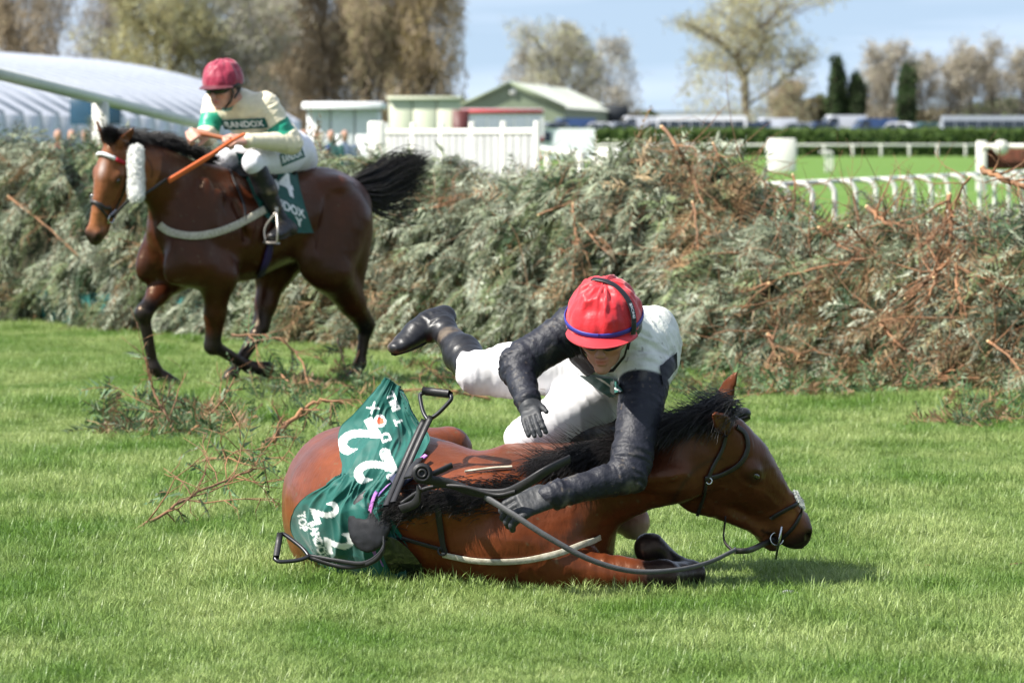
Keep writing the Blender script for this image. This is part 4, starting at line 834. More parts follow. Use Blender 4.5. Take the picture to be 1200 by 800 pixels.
def tack1(root, hf, bv, j1):
    J = j1[3]
    # --- number cloth: rows run from the low end on the right flank up over the back to the loose end in the air
    rows = [[(476, 686, .03), (452, 684, .04), (425, 680, .05), (398, 666, .05), (392, 664, .04)],
            [(478, 670, .02), (450, 664, .03), (420, 662, .05), (385, 655, .04), (366, 648, .02)],
            [(472, 645, .02), (448, 640, .02), (418, 636, .05), (380, 630, .05), (345, 618, .02)],
            [(458, 618, .02), (440, 610, .02), (410, 604, .06), (385, 598, .06), (357, 588, .03)],
            [(452, 592, .02), (436, 586, .02), (415, 580, .04), (400, 573, .07), (388, 567, .07)],
            [(464, 572, .02), (448, 568, .03), (430, 562, .03), (412, 560, .03), (402, 558, .02)],
            [(484, 548, .03), (466, 542, .06), (444, 538, .05), (420, 536, .05), (398, 532, .02)],
            [(504, 516, .06, 17.35), (480, 512, .05, 17.38), (456, 508, .07, 17.38), (426, 505, .05, 17.42), (399, 502, .03, 17.5)],
            [(490, 494, .06, 17.4), (476, 488, .04, 17.4), (458, 482, .03, 17.42), (438, 480, .04, 17.42), (422, 478, .03, 17.46)],
            [(474, 460, .05, 17.4), (470, 455, .03, 17.42), (464, 450, .03, 17.42), (459, 446, .03, 17.42), (454, 443, .02, 17.42)]]
    g = drape(bv, rows, 220, 110, D1 + .35, .007, 3, .008, (9, 9, 9), ufold=.020)
    px = pxof(g); sc_ = 8.; x0, y0 = 325., 430.; im = np.tile(np.array(GREEN), (int(265 * sc_), int(190 * sc_ * 1.05), 1)).astype(np.float32); Hh = im.shape[0]
    def put(s, cx, cy, h, rot, sx=1., col=WHITE): stamp(im, text_tris(s), ((cx - x0) * sc_, Hh - (cy - y0) * sc_), h * sc_, rot, col, sx)
    put('2', 419, 512, 52, 118, .8); put('2', 438, 548, 50, 112, .8)
    put('RAND', 454, 543, 11, 106, .9); put('D', 452, 512, 12, 110, .95); put('O', 445.5, 493, 14, 112, 1.0); put('X', 437, 478, 12, 125, .95)
    dot(im, ((445.5 - x0) * sc_, Hh - (493 - y0) * sc_), 4.2 * sc_, (.75, .10, .04))
    put('BILL', 460.5, 470, 10, 112, .95); put('T', 467, 494, 10, 112, 1.)
    put('2', 382, 600, 32, -70, .95); put('2', 398, 636, 34, -78, .95); put('RANDOX', 373, 634, 10.5, -70, .8); put('TOP', 354.5, 611, 9.5, -80, .9)
    u = (px[..., 0] - x0) * sc_ / im.shape[1]; v_ = (Hh - (px[..., 1] - y0) * sc_) / Hh; col = sample(im, u, v_)
    cl = sheet('saddle_cloth', g, M_cloth, root, col, .004)
    # green pad edge in front of the saddle
    e1 = drape(bv, [[(447, 583, .015), (456, 590, .02), (452, 603, .02)], [(450, 600, .012), (458, 606, .02), (462, 622, .02)], [(462, 622, .012), (470, 628, .015), (478, 640, .015)]], 40, 20, D1, .002, 8)
    sheet('pad_edge', e1, mat('pad_green', GREEN, .55, .3, var=.1), cl)
    # --- saddle
    p, n_ = cast(bv, 437, 611, D1, 0); n_ = nrm(np.array([-.35, -.9, .18])); ax = (nrm(np.cross(n_, [0, 0, 1])), nrm([0, 0, 1] - n_ * n_[2]), n_)
    S = Sdf(p - .22, p + .22, .006); c0 = p + n_ * .028
    S.ell(c0, (.080, .108, .017), ax, .02)
    v, q = S.mesh(1); v = creases(v, q, [(c0, c0 + ax[1] * .1)], .0015, 30, 14, 3); sd = mk('saddle', v, q, mat('saddle_leather', (.006, .006, .007), .45, .35, var=.25, vs=40, bump=.2, bs=60, col2=(.014, .014, .016)), root)
    g2 = drape(bv, [[(450, 628, .055), (464, 632, .055), (478, 642, .04)], [(448, 645, .06), (468, 655, .06), (494, 662, .035)], [(456, 666, .06), (476, 678, .05), (496, 680, .03)], [(470, 684, .055), (480, 690, .04), (490, 690, .03)]], 50, 40, D1, .002, 9)
    sheet('saddle_flap', g2, mat('patent_flap', (.012, .014, .012), .18, .6, coat=.6, var=.2), sd)
    pk = mat('pink_purple_lining', (.52, .16, .42), .5, .4, col2=(.16, .10, .40), vs=22)
    parts = [sstrap(bv, [(448, 578), (443, 590), (438, 606), (437, 622), (443, 640), (452, 656)], .016, D1, .030, .003), sstrap(bv, [(500, 540), (478, 556), (458, 572), (448, 582)], .016, D1, .024, .003)]
    mk('saddle_lining', *merge(parts), pk, sd)
    navy = mat('navy_pad', (.018, .022, .06), .6, .3)
    mk('saddle_pad', *merge([sstrap(bv, [(492, 556), (480, 566), (468, 574)], .07, D1, .034, .012)]), navy, sd)
    mk('girth', *merge([sstrap(bv, [(450, 640), (462, 662), (476, 684), (482, 700)], .055, D1, .014, .006), sstrap(bv, [(482, 645), (490, 668), (497, 696)], .012, D1, .010, .004)]), M_black, sd)
    # stirrups
    def iron(name, tl, tr, ap, parent):
        tl, tr, ap = map(np.array, (tl, tr, ap)); u = tr - tl; dn = ap - (tl + tr) / 2; loop = [tl + u * .12, tl + u * .88, tr + u * .03 + dn * .10, tr - u * .02 + dn * .30, tr - u * .25 + dn * .75, ap + u * .03, ap - u * .03, tl + u * .25 + dn * .75, tl + u * .02 + dn * .30, tl - u * .03 + dn * .10, tl + u * .12]
        a = tube(crom(loop, 4), .0072, 8, False); c = strap([tl + u * .05, lerp(tl, tr, .5), tr - u * .05], np.array([.1, -1., .3]), .034, .014); o = mk(name, *a, M_iron, parent); mk('tread', *c, M_black, parent); return o
    iron('stirrup', P1(495, 459, .10), P1(529, 463, .04), P1(502, 491, .05), sd)
    L_ = sweep_px([(501, 489, .05), (488, 516, .03), (472, 552, -.02), (456, 590, -.14)]); dd = np.array([.012, 0, .006])
    mk('stirrup_leather', *merge([strap(L_ - dd, (1, -.3, .3), .022, .005), strap(L_ + dd + np.array([0, -.01, 0]), (1, -.3, .3), .022, .005)]), M_black, sd)
    iron('stirrup', P1(327, 625, .05), P1(322, 655, -.02), P1(361, 651, -.02), sd)
    L_ = sweep_px([(361, 651, -.02), (395, 657, -.08), (425, 660, -.16), (444, 650, -.2), (453, 633, -.2)]); mk('stirrup_leather', *merge([strap(L_, (.1, -.5, 1), .016, .004), strap(sweep_px([(361, 653, -.02), (400, 664, -.08), (430, 661, -.17), (448, 648, -.21), (450, 628, -.2)]), (.1, -.5, 1), .016, .004)]), M_black, sd)
    # breastplate
    bp = mk('breastplate', *merge([sstrap(bv, [(452, 622), (470, 628), (492, 634), (520, 642)], .016, D1, .010), sstrap(bv, [(514, 590), (515, 606), (519, 628), (523, 645)], .022, D1, .010), ring(cast(bv, 521, 643, D1, .014)[0], (0, -1, .2), .014, .004)]), M_black, root)
    mk('breast_girth', *sstrap(bv, [(520, 648), (560, 656), (610, 656), (650, 649), (682, 638), (702, 628)], .022, D1, .008), M_web, bp)
    mk('shoulder_strap', *sstrap(bv, [(545, 555), (575, 551), (600, 549)], .010, D1, .008), M_web, bp)
    # rolled strap and the reins gathered at the withers
    bk = P1(495, 555, -.26); rr = [tube([bk + np.array([0, .02, 0]), bk + np.array([0, -.03, .004])], .034, 20), ring(bk + np.array([0, -.032, .004]), (0, 1, 0), .024, .006), ring(bk + np.array([0, -.034, .004]), (0, 1, 0), .012, .005)]
    rr += [strap(sweep_px([(492, 570, -.24), (488, 588, -.2), (470, 596, -.16)]), (0, -.4, 1), .03, .006), strap(sweep_px([(497, 560, -.25), (515, 552, -.22), (530, 545, -.2)]), (0, -.4, 1), .022, .006), strap(sweep_px([(478, 560, -.2), (484, 548, -.16), (492, 538, -.1)]), (1, -.4, .3), .03, .006)]
    br = mk('strap_roll', *merge(rr), M_black, root)
    for k, (pts, wd) in enumerate(((([(497, 562, -.25), (525, 566, -.24), (555, 576, -.26), (590, 578, -.3), (614, 568, -.34), (640, 552, -.36), (668, 538, -.3)]), .034), (([(470, 590, -.16), (500, 572, -.2), (540, 570, -.26), (580, 580, -.29), (604, 576, -.33)]), .014))):
        mk('rein', *strap(sweep_px(pts), (0, -.35, 1), wd, .005), M_black, root)
    rn = sweep_px([(568, 582, -.27), (600, 602, -.33), (640, 628, -.36), (690, 655, -.36), (740, 669, -.34), (790, 668, -.3), (830, 659, -.22), (862, 644, -.14)], 8)
    w_ = np.linspace(.024, .014, len(rn)); mk('rein', *strap(rn, (0, -.3, 1), w_, .005), mat('grey_rein', (.085, .085, .088), .55, .4, var=.2, vs=40, bump=.4, bs=260), root)
    # bridle
    M = hf; bl = []
    bl.append(sstrap(bv, [(862, 500), (872, 508), (875, 525), (866, 543), (842, 556), (825, 560)], .018, D1, .006)); bl.append(sstrap(bv, [(850, 508), (846, 525), (835, 545), (828, 562)], .014, D1, .006)); bl.append(sstrap(bv, [(827, 560), (824, 580), (819, 596), (817, 604)], .012, D1, .006))
    br_ = mk('bridle', *merge(bl), M_lea, root)
    mk('noseband', *merge([sstrap(bv, [(903, 606), (918, 597), (932, 590), (940, 583)], .015, D1, .006), sstrap(bv, [(940, 586), (936, 604), (928, 618), (916, 630)], .013, D1, .006)]), M_lea, br_)
    p, n_ = cast(bv, 934, 586, D1, .008); g = np.random.default_rng(2); cl_ = np.array([cast(bv, 931 + 9 * t + g.normal(0, 1.2), 577 + 18 * t + g.normal(0, 1.5), D1, .004)[0] for t in g.uniform(0, 1, 900)]); V, Q = hair(cl_, np.tile(np.array([.6, -.5, .5]), (900, 1)), .009, .0016, 4, .2, .2, 8)
    mk('sheepskin_noseband', V, Q, mat('sheepskin', (.80, .80, .76), .9, .1, var=.1), br_)['kind'] = 'stuff'
    bc = cast(bv, 912, 628, D1, .012)[0]; bt = [ring(bc, (0.1, -1, .1), .022, .0035), tube([np.array(P(919, 598, bc[1] - .02)), np.array(P(914, 628, bc[1] - .025)), np.array(P(909, 655, bc[1] - .02))], [.0035, .0055, .0035], 8), ring(cast(bv, 829, 562, D1, .010)[0], (0, -1, 0), .010, .003)]
    mk('bit_ring', *bt[0], M_steel, br_); mk('bit_cheek', *bt[1], M_steel, br_); mk('buckle', *bt[2], M_steel, br_)
    bc2 = np.array(P(905, 640, bc[1] - .01)); mk('bit_strap', *merge([strap(crom([bc, np.array(P(896, 636, bc[1] - .015)), P1(878, 644, -.1), P1(862, 645, -.13)], 5), (0, -.3, 1), .02, .008), strap(crom([cast(bv, 848, 604, D1, .01)[0], P1(848, 632, -.05), P1(858, 645, -.12)], 5), (0, -.3, 1), .010, .004)]), M_lea, br_)
    mk('rein_hook', *ring(P1(861, 645, -.13), (1, -.4, 0), .010, .003), M_steel, br_)
def tack2(root, hf, bv, j2):
    J = j2[3]; d = D2
    rows = [[(276, 178, .015), (300, 184, .02), (325, 192, .02), (348, 200, .015)], [(284, 200, .012), (306, 208, .012), (330, 214, .015), (352, 222, .012)], [(296, 226, .01), (315, 234, .01), (338, 242, .015), (359, 248, .012)], [(308, 250, .008), (322, 262, .01), (344, 272, .018), (367, 273, .02)]]
    g = drape(bv, rows, 90, 90, d - .1, .005, 5, .010, (9, 9, 9)); U, V = np.meshgrid(np.linspace(0, 1, 90), np.linspace(0, 1, 90), indexing='ij')
    im = np.tile(np.array((.008, .075, .062)), (500, 500, 1)).astype(float); stamp(im, text_tris('34'), (318, 345), 200, -4, WHITE, .9); stamp(im, text_tris('RANDOX'), (300, 165), 64, -8, WHITE, .95); stamp(im, text_tris('Y'), (400, 75), 60, -8, WHITE, 1.)
    cl = sheet('saddle_cloth', g, M_cloth, root, sample(im, V, 1 - U), .005)
    mk('pad_edge', *merge([sstrap(bv, [(268, 180), (278, 188), (288, 206), (298, 226), (306, 240)], .035, d, .014, .008)]), mat('pad_green', GREEN, .55, .3, var=.1), cl)
    c = lerp(L2(.05, 0, 1.52), L2(.05, 0, 1.54), .5); S = Sdf(c - .35, c + .35, .009); S.ell(c, (.22, .14, .05), (_f, _l, (0, 0, 1)), .03); S.ell(L2(-.14, 0, 1.555), (.06, .13, .045), (_f, _l, (0, 0, 1)), .03); S.ell(L2(.2, 0, 1.555), (.06, .06, .05), (_f, _l, (0, 0, 1)), .03)
    v, q = S.mesh(1); sd = mk('saddle', v, q, mat('saddle_leather'), root)
    for sg, to in ((1, J['toL']), (-1, J['toR'])):
        to = np.array(to); ap = to + np.array([0.03, .02, .15]); mk('stirrup_leather', *strap(crom([L2(.12, sg * .26, 1.38), lerp(L2(.12, sg * .26, 1.38), ap, .5), ap], 5), _f, .024, .004), M_web if sg > 0 else M_black, sd)
        q_ = .06; a = crom([ap, to + _l * q_ + np.array([0, 0, .05]), to + _l * q_ * .9 + np.array([0, 0, -.035])], 5); b = crom([ap, to - _l * q_ + np.array([0, 0, .05]), to - _l * q_ * .9 + np.array([0, 0, -.035])], 5)
        mk('stirrup', *merge([tube(a, .007, 7), tube(b, .007, 7), strap([to + _l * q_ + np.array([0, 0, -.035]), to + np.array([0, 0, -.037]), to - _l * q_ + np.array([0, 0, -.035])], _f, .035, .010)]), mat('pale_iron', (.45, .42, .38), .4, .5, .8), sd)
    mk('girth', *merge([sstrap(bv, [(318, 272), (315, 288), (311, 305), (304, 322)], .060, d, .010, .008)]), mat('purple_girth', (.035, .02, .10), .6, .3, col2=(.012, .010, .03)), sd)
    mk('breastplate', *sstrap(bv, [(188, 263), (193, 268), (205, 274), (225, 277), (250, 273), (280, 262), (309, 246)], .048, d, .010, .007), M_web, root)
    mk('shoulder_strap', *merge([sstrap(bv, [(256, 176), (266, 190), (272, 210), (280, 228), (286, 244), (288, 258)], .016, d, .010)]), M_black, root)
    # bridle
    A = np.linspace(-1.9, 1.9, 26); o_ = [near(bv, hf(.385 + .012 * abs(a), .12 * math.sin(a), -.12 + .13 * math.cos(a)), .007) for a in A]; nbd = strap(np.array([x[0] for x in o_]), hf.X, .020, .005)
    br = mk('bridle', *merge([sstrap(bv, [(150, 178), (149, 195), (147, 214), (140, 234)], .018, d - .9, .006), nbd, sstrap(bv, [(106, 232), (112, 239), (120, 247), (127, 257)], .015, d - .9, .006), sstrap(bv, [(140, 234), (134, 248), (127, 256)], .012, d - .9, .006)]), M_lea, root)
    A = np.linspace(-1.25, 1.35, 22); b_ = np.array([near(bv, hf(.085 + .01 * abs(a), .13 * math.sin(a), -.075 + .13 * math.cos(a)), .012)[0] for a in A])
    mk('browband', *tube(b_[:17], .012, 8), mat('white_browband', (.72, .72, .72), .5, .4), br); mk('browband_end', *tube(b_[16:], .0125, 8), mat('red_browband', (.45, .01, .03), .5, .4), br)
    mk('bit_ring', *ring(cast(bv, 127, 256, d - .9, .016)[0], (.7, -.7, 0), .024, .005), M_steel, br); mk('noseband_ring', *ring(cast(bv, 108, 231, d - .9, .012)[0], (-.3, -.9, 0), .012, .004), M_steel, br); mk('bit_cheek', *tube(castline(bv, [(124, 262), (126, 252), (134, 244)], d - .9, .015)[0], .006, 6), M_steel, br)
    # sheepskin cheekpiece on each side
    gq = np.random.default_rng(4)
    for sg in (1,):
        a = hf(.06, sg * .125, -.075); b = hf(.37, sg * .105, -.145)
        if sg > 0: a = np.array(P(159, 178, 30.32)); b = np.array(P(160, 228, 30.26))
        S = Sdf(np.minimum(a, b) - .09, np.maximum(a, b) + .09, .008); S.cone(a, b, .042, .042, 0); v, q = S.mesh(1); v = v + vnormals(v, q) * (fbm(v * 38, 3, 3) * .009)[:, None]
        ck = mk('sheepskin_cheekpiece', v, q, mat('sheepskin', (.78, .78, .74), .9, .1), br)
        ii = gq.integers(0, len(v), 2600); n_ = vnormals(v, q)[ii]; V_, Q_ = hair(v[ii], n_, .016, .0022, 3, .1, .2, 5); tag(mk('fleece', V_, Q_, mat('sheepskin'), ck), kind='stuff')
    bit = cast(bv, 128, 254, d - .9, .02)[0]; hL = np.array(J['handL']); hR = np.array(J['handR'])
    mk('rein', *strap(crom([bit, np.array(P(150, 236, 30.3)), np.array(P(172, 226, 30.35)), np.array(P(196, 210, 30.5)), np.array(P(232, 190, 30.6)), hL], 6), (0, -.4, 1), .020, .005), M_black, root)
    mk('rein', *strap(crom([hR, lerp(hR, hL, .3) + np.array([0, 0, .005]), lerp(hR, hL, .7), hL], 6), (0, -.4, 1), .03, .012), mat('tan_rubber_rein', (.30, .10, .04), .6, .3, var=.2, vs=40), root)
    wp = mk('whip', *strap(crom([np.array(P(286, 157, 30.72)), np.array(P(270, 166, 30.62)), np.array(P(240, 186, 30.5)), np.array(P(197, 212, 30.4))], 5), (0, -.4, 1), [.016]*5 + [.024]*5 + [.034]*6, .012), mat('orange_whip', (.62, .13, .03), .5, .4, var=.15), None)
    tag(wp, 'orange riding whip held along the shoulder of the galloping horse', 'whip')
# ---------------------------------------------------------------- ground
def struct(o, label=None): tag(o, kind='structure'); return o
M_soil = mat('turf_soil', (.050, .085, .018), .9, .1, col2=(.028, .055, .012), vs=3., bump=.5, bs=25, dist=.03)
M_turf = mat('distant_turf', (.085, .165, .030), .9, .1, col2=(.12, .20, .045), vs=.08)
FL = [(-9.2, 51.4), (-4.33, 43.3), (-1.1, 38.0), (3.08, 30.9), (7.0, 24.4)]      # foot of the fence
def fence_y(x): return np.interp(x, [p[0] for p in FL], [p[1] for p in FL])
gx = np.array([-3000, -60, -12, 12, 60, 3000.]); gy = np.array([-60, 6, 60, 160, 600, 5500.])
v = np.array([[x, y, 0] for x in gx for y in gy]); o = mk('ground', v, grid_faces(6, 6)[:, ::-1], M_soil, org=(0, 0, 0), smooth=False); struct(o)
v = np.array([[x, y, .006] for x in (-400, 400.) for y in (47., 452.)]); v[0, 1] = 56; 
struct(mk('race_course', np.array([[-400, 60, .006], [-400, 452, .006], [400, 452, .006], [400, 34, .006], [4.5, 34, .006], [-6, 52, .006]]), np.array([[0, 5, 4, 3], [0, 3, 2, 1]]), M_turf, org=(0, 60, .006), smooth=False))
struct(mk('car_park', np.array([[-500, 456, .0], [500, 456, .0], [500, 481, 1.5], [-500, 481, 1.5], [500, 900, 1.6], [-500, 900, 1.6]]), np.array([[0, 1, 2, 3], [3, 2, 4, 5]]), mat('car_park_gravel', (.16, .15, .12), .9, .1), org=(0, 456, 0), smooth=False))
# ---------------------------------------------------------------- grass: patches of blades repeated over the turf
def grass():
    g = np.random.default_rng(21); V, Fq, A = [], [], []; nb, pw = 1250, .44; base = 0
    pos = []; 
    for k in range(5):
        n = nb; xy = g.uniform(-pw / 2, pw / 2, (n, 2)); cl = vnoise(np.stack([xy[:, 0] * 14, xy[:, 1] * 14, np.full(n, k * 3.)], 1)); hgt = (.046 + .023 * cl) * g.uniform(.55, 1.35, n) * (1 + (k == 3) * .35)
        az = g.uniform(0, 2*np.pi, n); lean = g.uniform(.15, 1.35, n); w_ = g.uniform(.0013, .0028, n); dx, dy = np.cos(az), np.sin(az); sx, sy = -dy, dx; tw = g.uniform(-.6, .6, n)
        rows = []
        for t, ww in ((0, 1.), (.42, .95), (.78, .62)):
            h_ = hgt * (t - .22 * lean * t * t); o_ = hgt * lean * t * t * .85; a = tw * t
            cx = xy[:, 0] + dx * o_; cy = xy[:, 1] + dy * o_; s1, s2 = (sx * np.cos(a) + dx * np.sin(a)) * w_ * ww, (sy * np.cos(a) + dy * np.sin(a)) * w_ * ww
            rows += [np.stack([cx - s1, cy - s2, h_], 1), np.stack([cx + s1, cy + s2, h_], 1)]
        t = 1.08; rows.append(np.stack([xy[:, 0] + dx * hgt * lean * .98, xy[:, 1] + dy * hgt * lean * .98, hgt * (t - .22 * lean * t * t)], 1))
        P_ = np.stack(rows, 1).reshape(-1, 3); b = base + np.arange(n) * 7
        Fq += [np.stack([b, b+1, b+3, b+2], 1), np.stack([b+2, b+3, b+5, b+4], 1)]; A.append(np.stack([b+4, b+5, b+6], 1)); V.append(P_); pos.append(np.full(len(P_), k)); base += len(P_)
    # scatter points
    pts, sc_, kk = [], [], []
    y = 13.7
    while y < 52:
        st = .17 + max(0, (y - 24)) * .0050; xw = .112 * y + .4; x = -xw
        while x < xw:
            xx = x + g.uniform(-.5, .5) * st; yy = y + g.uniform(-.5, .5) * st; x += st
            if yy > fence_y(xx) + .5: continue
            n1 = fbm(np.array([[xx * .9, yy * .45, 0.]]), 3, 2)[0]; pts.append((xx, yy, 0)); s_ = (.82 + .62 * n1) * g.uniform(.85, 1.15) * (1 + max(0, yy - 24) * .008); sc_.append(max(.5, s_)); kk.append(int(g.integers(0, 5)))
        y += st
    npt = len(pts); V.append(np.array(pts)); pos.append(np.array(kk) + 10)
    o = mk('grass', np.concatenate(V), [np.concatenate(Fq), np.concatenate(A)], grassmat(), org=(0, 0, 0), smooth=True); me = o.data
    a = me.attributes.new('kind_id', 'INT', 'POINT'); a.data.foreach_set('value', np.concatenate(pos).astype(np.int32))
    s = np.ones(len(me.vertices), np.float32); s[-npt:] = sc_; a = me.attributes.new('sc', 'FLOAT', 'POINT'); a.data.foreach_set('value', s)
    r = np.zeros(len(me.vertices), np.float32); r[-npt:] = g.uniform(0, 6.283, npt); a = me.attributes.new('rot', 'FLOAT', 'POINT'); a.data.foreach_set('value', r)
    ng = bpy.data.node_groups.new('grass_scatter', 'GeometryNodeTree'); ng.interface.new_socket('Geometry', in_out='INPUT', socket_type='NodeSocketGeometry'); ng.interface.new_socket('Geometry', in_out='OUTPUT', socket_type='NodeSocketGeometry')
    N, L = ng.nodes, ng.links; gi = N.new('NodeGroupInput'); go = N.new('NodeGroupOutput'); jn = N.new('GeometryNodeJoinGeometry')
    def att(nm, ty): q = N.new('GeometryNodeInputNamedAttribute'); q.data_type = ty; q.inputs['Name'].default_value = nm; return q.outputs['Attribute']
    kid, scv, rtv = att('kind_id', 'INT'), att('sc', 'FLOAT'), att('rot', 'FLOAT')
    cx = N.new('ShaderNodeCombineXYZ'); L.new(rtv, cx.inputs['Z'])
    def sep(k):
        c = N.new('FunctionNodeCompare'); c.data_type = 'INT'; c.operation = 'EQUAL'; L.new(kid, [i for i in c.inputs if i.enabled and i.name == 'A'][0]); [i for i in c.inputs if i.enabled and i.name == 'B'][0].default_value = k
        s_ = N.new('GeometryNodeSeparateGeometry'); s_.domain = 'POINT'; L.new(gi.outputs[0], s_.inputs['Geometry']); L.new(c.outputs[0], s_.inputs['Selection']); return s_.outputs['Selection']
    for k in range(5):
        ip = N.new('GeometryNodeInstanceOnPoints'); L.new(sep(10 + k), ip.inputs['Points']); L.new(sep(k), ip.inputs['Instance']); L.new(cx.outputs[0], ip.inputs['Rotation']); L.new(scv, ip.inputs['Scale']); L.new(ip.outputs[0], jn.inputs[0])
    L.new(jn.outputs[0], go.inputs[0]); md = o.modifiers.new('scatter', 'NODES'); md.node_group = ng
    tag(o, 'thick uneven bright green turf grass around the fallen horse', 'grass', kind='stuff'); return o
def grassmat():
    m = bpy.data.materials.new('grass_blades'); m.use_nodes = True; nt = m.node_tree; N, L = nt.nodes, nt.links; b = N['Principled BSDF']; out = N['Material Output']
    g = N.new('ShaderNodeNewGeometry'); n1 = N.new('ShaderNodeTexNoise'); mp = N.new('ShaderNodeMapping'); mp.inputs['Scale'].default_value = (1, .5, 1); L.new(g.outputs['Position'], mp.inputs['Vector']); L.new(mp.outputs['Vector'], n1.inputs['Vector']); n1.inputs['Scale'].default_value = 1.5; n1.inputs['Detail'].default_value = 4
    n2 = N.new('ShaderNodeTexNoise'); n2.inputs['Scale'].default_value = 55; n2.inputs['Detail'].default_value = 2; L.new(g.outputs['Position'], n2.inputs['Vector'])
    r1 = N.new('ShaderNodeValToRGB'); e = r1.color_ramp.elements; e[0].position = .36; e[0].color = (.105, .210, .028, 1); e[1].position = .64; e[1].color = (.275, .370, .110, 1); L.new(n1.outputs['Fac'], r1.inputs['Fac'])
    r2 = N.new('ShaderNodeValToRGB'); e = r2.color_ramp.elements; e[0].position = .30; e[0].color = (.55, .62, .5, 1); e[1].position = .70; e[1].color = (1.6, 1.40, 1.75, 1); L.new(n2.outputs['Fac'], r2.inputs['Fac'])
    mx = N.new('ShaderNodeMixRGB'); mx.blend_type = 'MULTIPLY'; mx.inputs[0].default_value = 1; L.new(r1.outputs[0], mx.inputs[1]); L.new(r2.outputs[0], mx.inputs[2])
    L.new(mx.outputs[0], b.inputs['Base Color']); b.inputs['Roughness'].default_value = .42; b.inputs['Specular IOR Level'].default_value = .35
    t = N.new('ShaderNodeBsdfTranslucent'); L.new(mx.outputs[0], t.inputs['Color']); ms = N.new('ShaderNodeMixShader'); ms.inputs[0].default_value = .35; L.new(b.outputs[0], ms.inputs[1]); L.new(t.outputs[0], ms.inputs[2]); L.new(ms.outputs[0], out.inputs['Surface']); return m
# ---------------------------------------------------------------- brush fence
def sprays(n, pos, nor, L0, L1, seed, cols, droop=.6, shoots=11, leafw=.010, spread=.75, ci=None):
    """n fronds: a drooping stem with rows of narrow leaves on both sides"""
    g = np.random.default_rng(seed); L = g.uniform(L0, L1, n)[:, None]; d = np.asarray(nor) + g.normal(0, spread, (n, 3)); d[:, 2] -= droop * g.uniform(.2, 1.2, n); d /= np.linalg.norm(d, axis=1)[:, None]
    K = shoots; p = np.asarray(pos).copy(); Pn, Dn = [], []
    for k in range(K + 1):
        Pn.append(p.copy()); Dn.append(d.copy()); p = p + d * L / K; d = d + np.array([0, 0, -1.]) * .09 * droop + g.normal(0, .04, (n, 3)); d /= np.linalg.norm(d, axis=1)[:, None]
    Pn = np.stack(Pn, 1); Dn = np.stack(Dn, 1); side = np.cross(Dn, nor[:, None, :] + g.normal(0, .35, (n, 1, 3))); side /= np.linalg.norm(side, axis=2)[..., None] + 1e-9
    V, Cc = [], []; ci = g.choice(len(cols), n, p=[c[1] for c in cols]) if ci is None else np.minimum(ci, len(cols) - 1); base = np.array([c[0] for c in cols])[ci] * g.uniform(.7, 1.3, (n, 1))
    Fq = []
    for sg in (-1, 1):
        k = np.arange(1, K + 1); P0 = Pn[:, k]; ll = (L * .42)[:, :, None] * (1.15 - np.abs(k / K - .35) * 1.1)[None, :, None] * g.uniform(.6, 1.2, (n, K, 1)); dr = side[:, k] * sg + Dn[:, k] * .75 + g.normal(0, .16, (n, K, 3)); dr[..., 2] -= .22 * droop; dr /= np.linalg.norm(dr, axis=2)[..., None]
        wv = np.cross(dr, nor[:, None, :] + g.normal(0, .5, (n, K, 3))); wv /= np.linalg.norm(wv, axis=2)[..., None] + 1e-9; wv *= leafw * g.uniform(.7, 1.3, (n, K, 1))
        wv *= 1.15; m_ = P0 + dr * ll * .12; V.append(np.stack([m_ + wv, P0 + dr * ll, m_ - wv], 2).reshape(-1, 3)); Cc.append(np.repeat((base[:, None, :] * g.uniform(.75, 1.25, (n, K, 1))).reshape(-1, 3), 3, 0))
    off = 0
    for v in V: Fq.append((np.arange(len(v)).reshape(-1, 3)) + off); off += len(v)
    ks = sorted({0, K // 3, 2 * K // 3, K}); Pn, side = Pn[:, ks], side[:, ks]; K = len(ks) - 1
    sv = np.stack([Pn - side * .0022, Pn + side * .0022], 2).reshape(-1, 3); b = (np.arange(n)[:, None] * (K + 1) + np.arange(K)[None, :]).ravel() * 2 + off
    V.append(sv); Cc.append(np.tile((.20, .12, .06), (len(sv), 1)))
    return np.concatenate(V), [np.concatenate(Fq), np.stack([b, b + 1, b + 3, b + 2], 1)], np.concatenate(Cc)
M_frond = mat('spruce_fronds', attr=True, rough=.55, spec=.3, var=.3, vs=1.6, trans=.25)
M_twig = mat('orange_brown_twigs', (.32, .165, .085), .75, .2, col2=(.17, .10, .06), vs=6, bump=.4, bs=80)
M_cut = mat('fresh_cut_wood', (.72, .52, .28), .7, .2)
